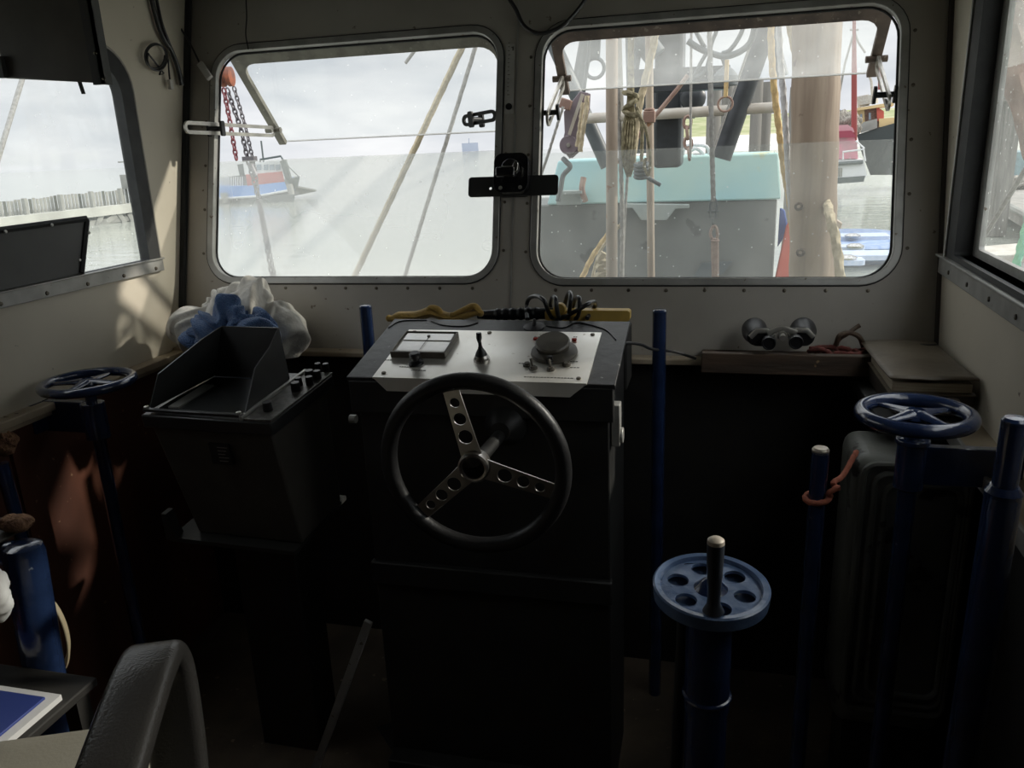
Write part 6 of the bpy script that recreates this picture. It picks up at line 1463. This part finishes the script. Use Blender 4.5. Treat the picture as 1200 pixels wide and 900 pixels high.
# blue dinghy lower right of window 2
dg = thing('blue_dinghy', 'blue and pale plastic dinghy moored close below the right window', 'dinghy', PZ(1000, 300, OUT))
DC = PZ(1002, 302, OUT)
mb = MB(); n_ = 20; prof = []
def hullring(sx, sy, z): return [Vector((DC.x + sx * math.copysign(abs(math.cos(a)) ** .7, math.cos(a)), DC.y + sy * math.copysign(abs(math.sin(a)) ** .7, math.sin(a)), OUT + z)) for a in [2 * PI * i / 28 for i in range(28)]]
rings = [hullring(.9, 1.5, 0), hullring(1.35, 2.2, .3), hullring(1.45, 2.35, .55), hullring(1.38, 2.25, .62)]
vs = [p for r_ in rings for p in r_]; fs = []
for i in range(3):
    for k in range(28): fs.append((i * 28 + k, i * 28 + (k + 1) % 28, (i + 1) * 28 + (k + 1) % 28, (i + 1) * 28 + k))
fs.append(tuple(84 + k for k in range(28)))
mb.add(vs, fs); mb.build('hull', 'dinghy_blue', dg)
for (a, b_, s1x, s1y) in ((1010, 279, .7, .45), (990, 292, .45, .35), (1012, 301, .9, .5), (985, 308, .5, .35)):
    q = PZ(a, b_, OUT + .62); mb = MB(); mb.plate(rrect(-s1x, -s1y, s1x, s1y, .15), [], .12, Matrix.Translation((q.x, q.y, OUT + .60))); pdd = mb.build('deck_pad', 'dinghy_pale', dg, bevel=.04)
for (a, b_) in ((999, 278), (1002, 290), (993, 304)):
    q = PZ(a, b_, OUT + .72); mb = MB(); mb.lathe([(.20, 0), (.22, .05), (.12, .10), (0, .11)], Matrix.Translation(q), 16); mb.build('hatch_cap', 'chrome', dg)
mb = MB(); q = PZ(978, 262, OUT + .3); shp(mb, P2([(968, 268), (976, 255), (987, 262), (984, 272)], q.y), q.y, q.y + .5); tag(mb.build('wooden_crate', 'tan_pole', bevel=.02), 'small pale wooden crate beyond the blue dinghy', 'crate')

# ---- seen through the right side window
def PXr(x, y, X_): return PX(x, y, X_)
pt_ = thing('timber_pontoon', 'weathered timber pontoon across the water beyond right side window', 'pontoon', PZ(1150, 240, OUT))
z_ = -1.2
c0 = PZ(1120, 226, z_); c1 = PZ(1215, 217, z_); c2 = PZ(1240, 262, z_); c3 = PZ(1150, 231, z_)
mb = MB(); zz = Vector((0, 0, -.35))
A_ = PZ(1110, 231, z_); B_ = PZ(1152, 228, z_); C_ = PZ(1230, 270, z_); D_ = PZ(1290, 215, z_); E_ = PZ(1110, 212, z_)
k_ = [A_, B_, C_, D_, E_]
mb.add([p + zz for p in k_] + k_, [(4, 3, 2, 1, 0), (5, 6, 7, 8, 9)] + [(i, (i + 1) % 5, 5 + (i + 1) % 5, 5 + i) for i in range(5)]); mb.build('pontoon_deck', 'pontoon', pt_)
mb = MB(); mb.tube([B_ + Vector((0, 0, .08)), C_ + Vector((0, 0, .08))], .12, 8); mb.tube([A_ + Vector((0, 0, .08)), B_ + Vector((0, 0, .08))], .12, 8); mb.build('edge_timber', 'pier_grey', pt_)
q = PZ(1172, 222, z_)
cloth_blob('net_heap', 'net_pile', (q.x, q.y, z_ + .25), (1.5, .8, .35), 7, 'tangled heap of nets on the timber pontoon', 'net', .22, 2.2, z_ + .002, 5)
q0 = PZ(1146, 224, z_); zt_ = PY(1146, 105, q0.y).z
mb = MB(); mb.box((q0.x - .24, q0.y - .22, OUT - .3), (q0.x + .24, q0.y + .22, zt_)); tag(mb.build('pontoon_post', 'pile_wood', bevel=.03), 'square grey timber post standing on the pontoon edge', 'post')
q0 = PZ(1140, 175, OUT); 
mb = MB(); a_ = PY(1112, 103, 30); b_ = PY(1205, 103, 30); mb.box((a_.x, 30, a_.z - .5), (b_.x + 6, 31, a_.z + .1)); mb.box((a_.x, 30.2, OUT), (a_.x + .5, 30.8, a_.z)); mb.box((b_.x - .5, 30.2, OUT), (b_.x, 30.8, a_.z)); tag(mb.build('quay_walkway', 'pile_wood', bevel=.03), 'grey quay walkway beam crossing behind pontoon post', 'walkway')
mb = MB(); a_ = PZ(1165, 212, OUT); b_ = PZ(1230, 212, OUT)
mb.hexa([(a_.x, a_.y, OUT), (b_.x + 8, a_.y, OUT), (b_.x + 8, a_.y + 5, OUT), (a_.x + .3, a_.y + 5, OUT), (a_.x - .2, a_.y, OUT + 1.9), (b_.x + 8, a_.y, OUT + 1.9), (b_.x + 8, a_.y + 5, OUT + 1.9), (a_.x + .3, a_.y + 5, OUT + 1.9)]); tag(mb.build('teal_barge', 'barge_teal', bevel=.05), 'teal grey barge hull behind the nets at right edge', 'boat')
mb = MB(); mb.tube([PY(1139, 300, 3.2), PY(1166, 257, 3.1), PY(1210, 185, 2.9)], .008, 8); tag(mb.build('steel_wire', 'rope_grey'), 'grey steel wire slanting across the right side window', 'wire')
sp = [PY(1186, 330, 2.35), PY(1194, 300, 2.35), PY(1203, 265, 2.35), PY(1212, 230, 2.35)]
mb = MB(); P_ = smoothpath(sp, 20); mb.tube(P_, .010, 9, lobes=3, twist=160, amp=.18); tag(mb.build('green_rope', 'rope_green'), 'green laid rope at the right edge outside side window', 'rope')
sp = [PY(1172, -40, 2.8), PY(1182, 20, 2.8), PY(1192, 60, 2.8), PY(1204, 110, 2.8), PY(1225, 180, 2.8)]
mb = MB(); P_ = smoothpath(sp, 16); mb.tube(P_, .052, 14, lobes=5, twist=30, amp=.10); tag(mb.build('furled_net', 'rust_bulk'), 'thick pinkish brown furled net hanging at upper right', 'net')
# side deck walkway outside right window
mb = MB(); mb.box((.70, .5, .95), (1.25, 6, 1.0)); 
a_ = PX(1135, 292, 1.15); 
mb = MB(); p0 = PZ(1132, 290, .62); p1 = PZ(1215, 283, .62); p2 = PZ(1215, 297, .62); p3 = PZ(1130, 300, .62)
mb = MB(); zz = Vector((0, 0, -.08)); k_ = [p3, p2, p1, p0]; mb.add([p + zz for p in k_] + k_, [(3, 2, 1, 0), (4, 5, 6, 7)] + [(i, (i + 1) % 4, 4 + (i + 1) % 4, 4 + i) for i in range(4)]); tag(mb.build('rail_cap', 'rail_pale', bevel=.01), 'pale bulwark rail cap just outside right side window', 'rail')
mb = MB(); k_ = [PZ(1120, 298, .55), PZ(1300, 294, .55), PZ(1340, 420, .55), PZ(1120, 380, .55)]; mb.add([p + zz for p in k_] + k_, [(3, 2, 1, 0), (4, 5, 6, 7)] + [(i, (i + 1) % 4, 4 + (i + 1) % 4, 4 + i) for i in range(4)]); struct(mb.build('side_deck', 'deck_grey'))
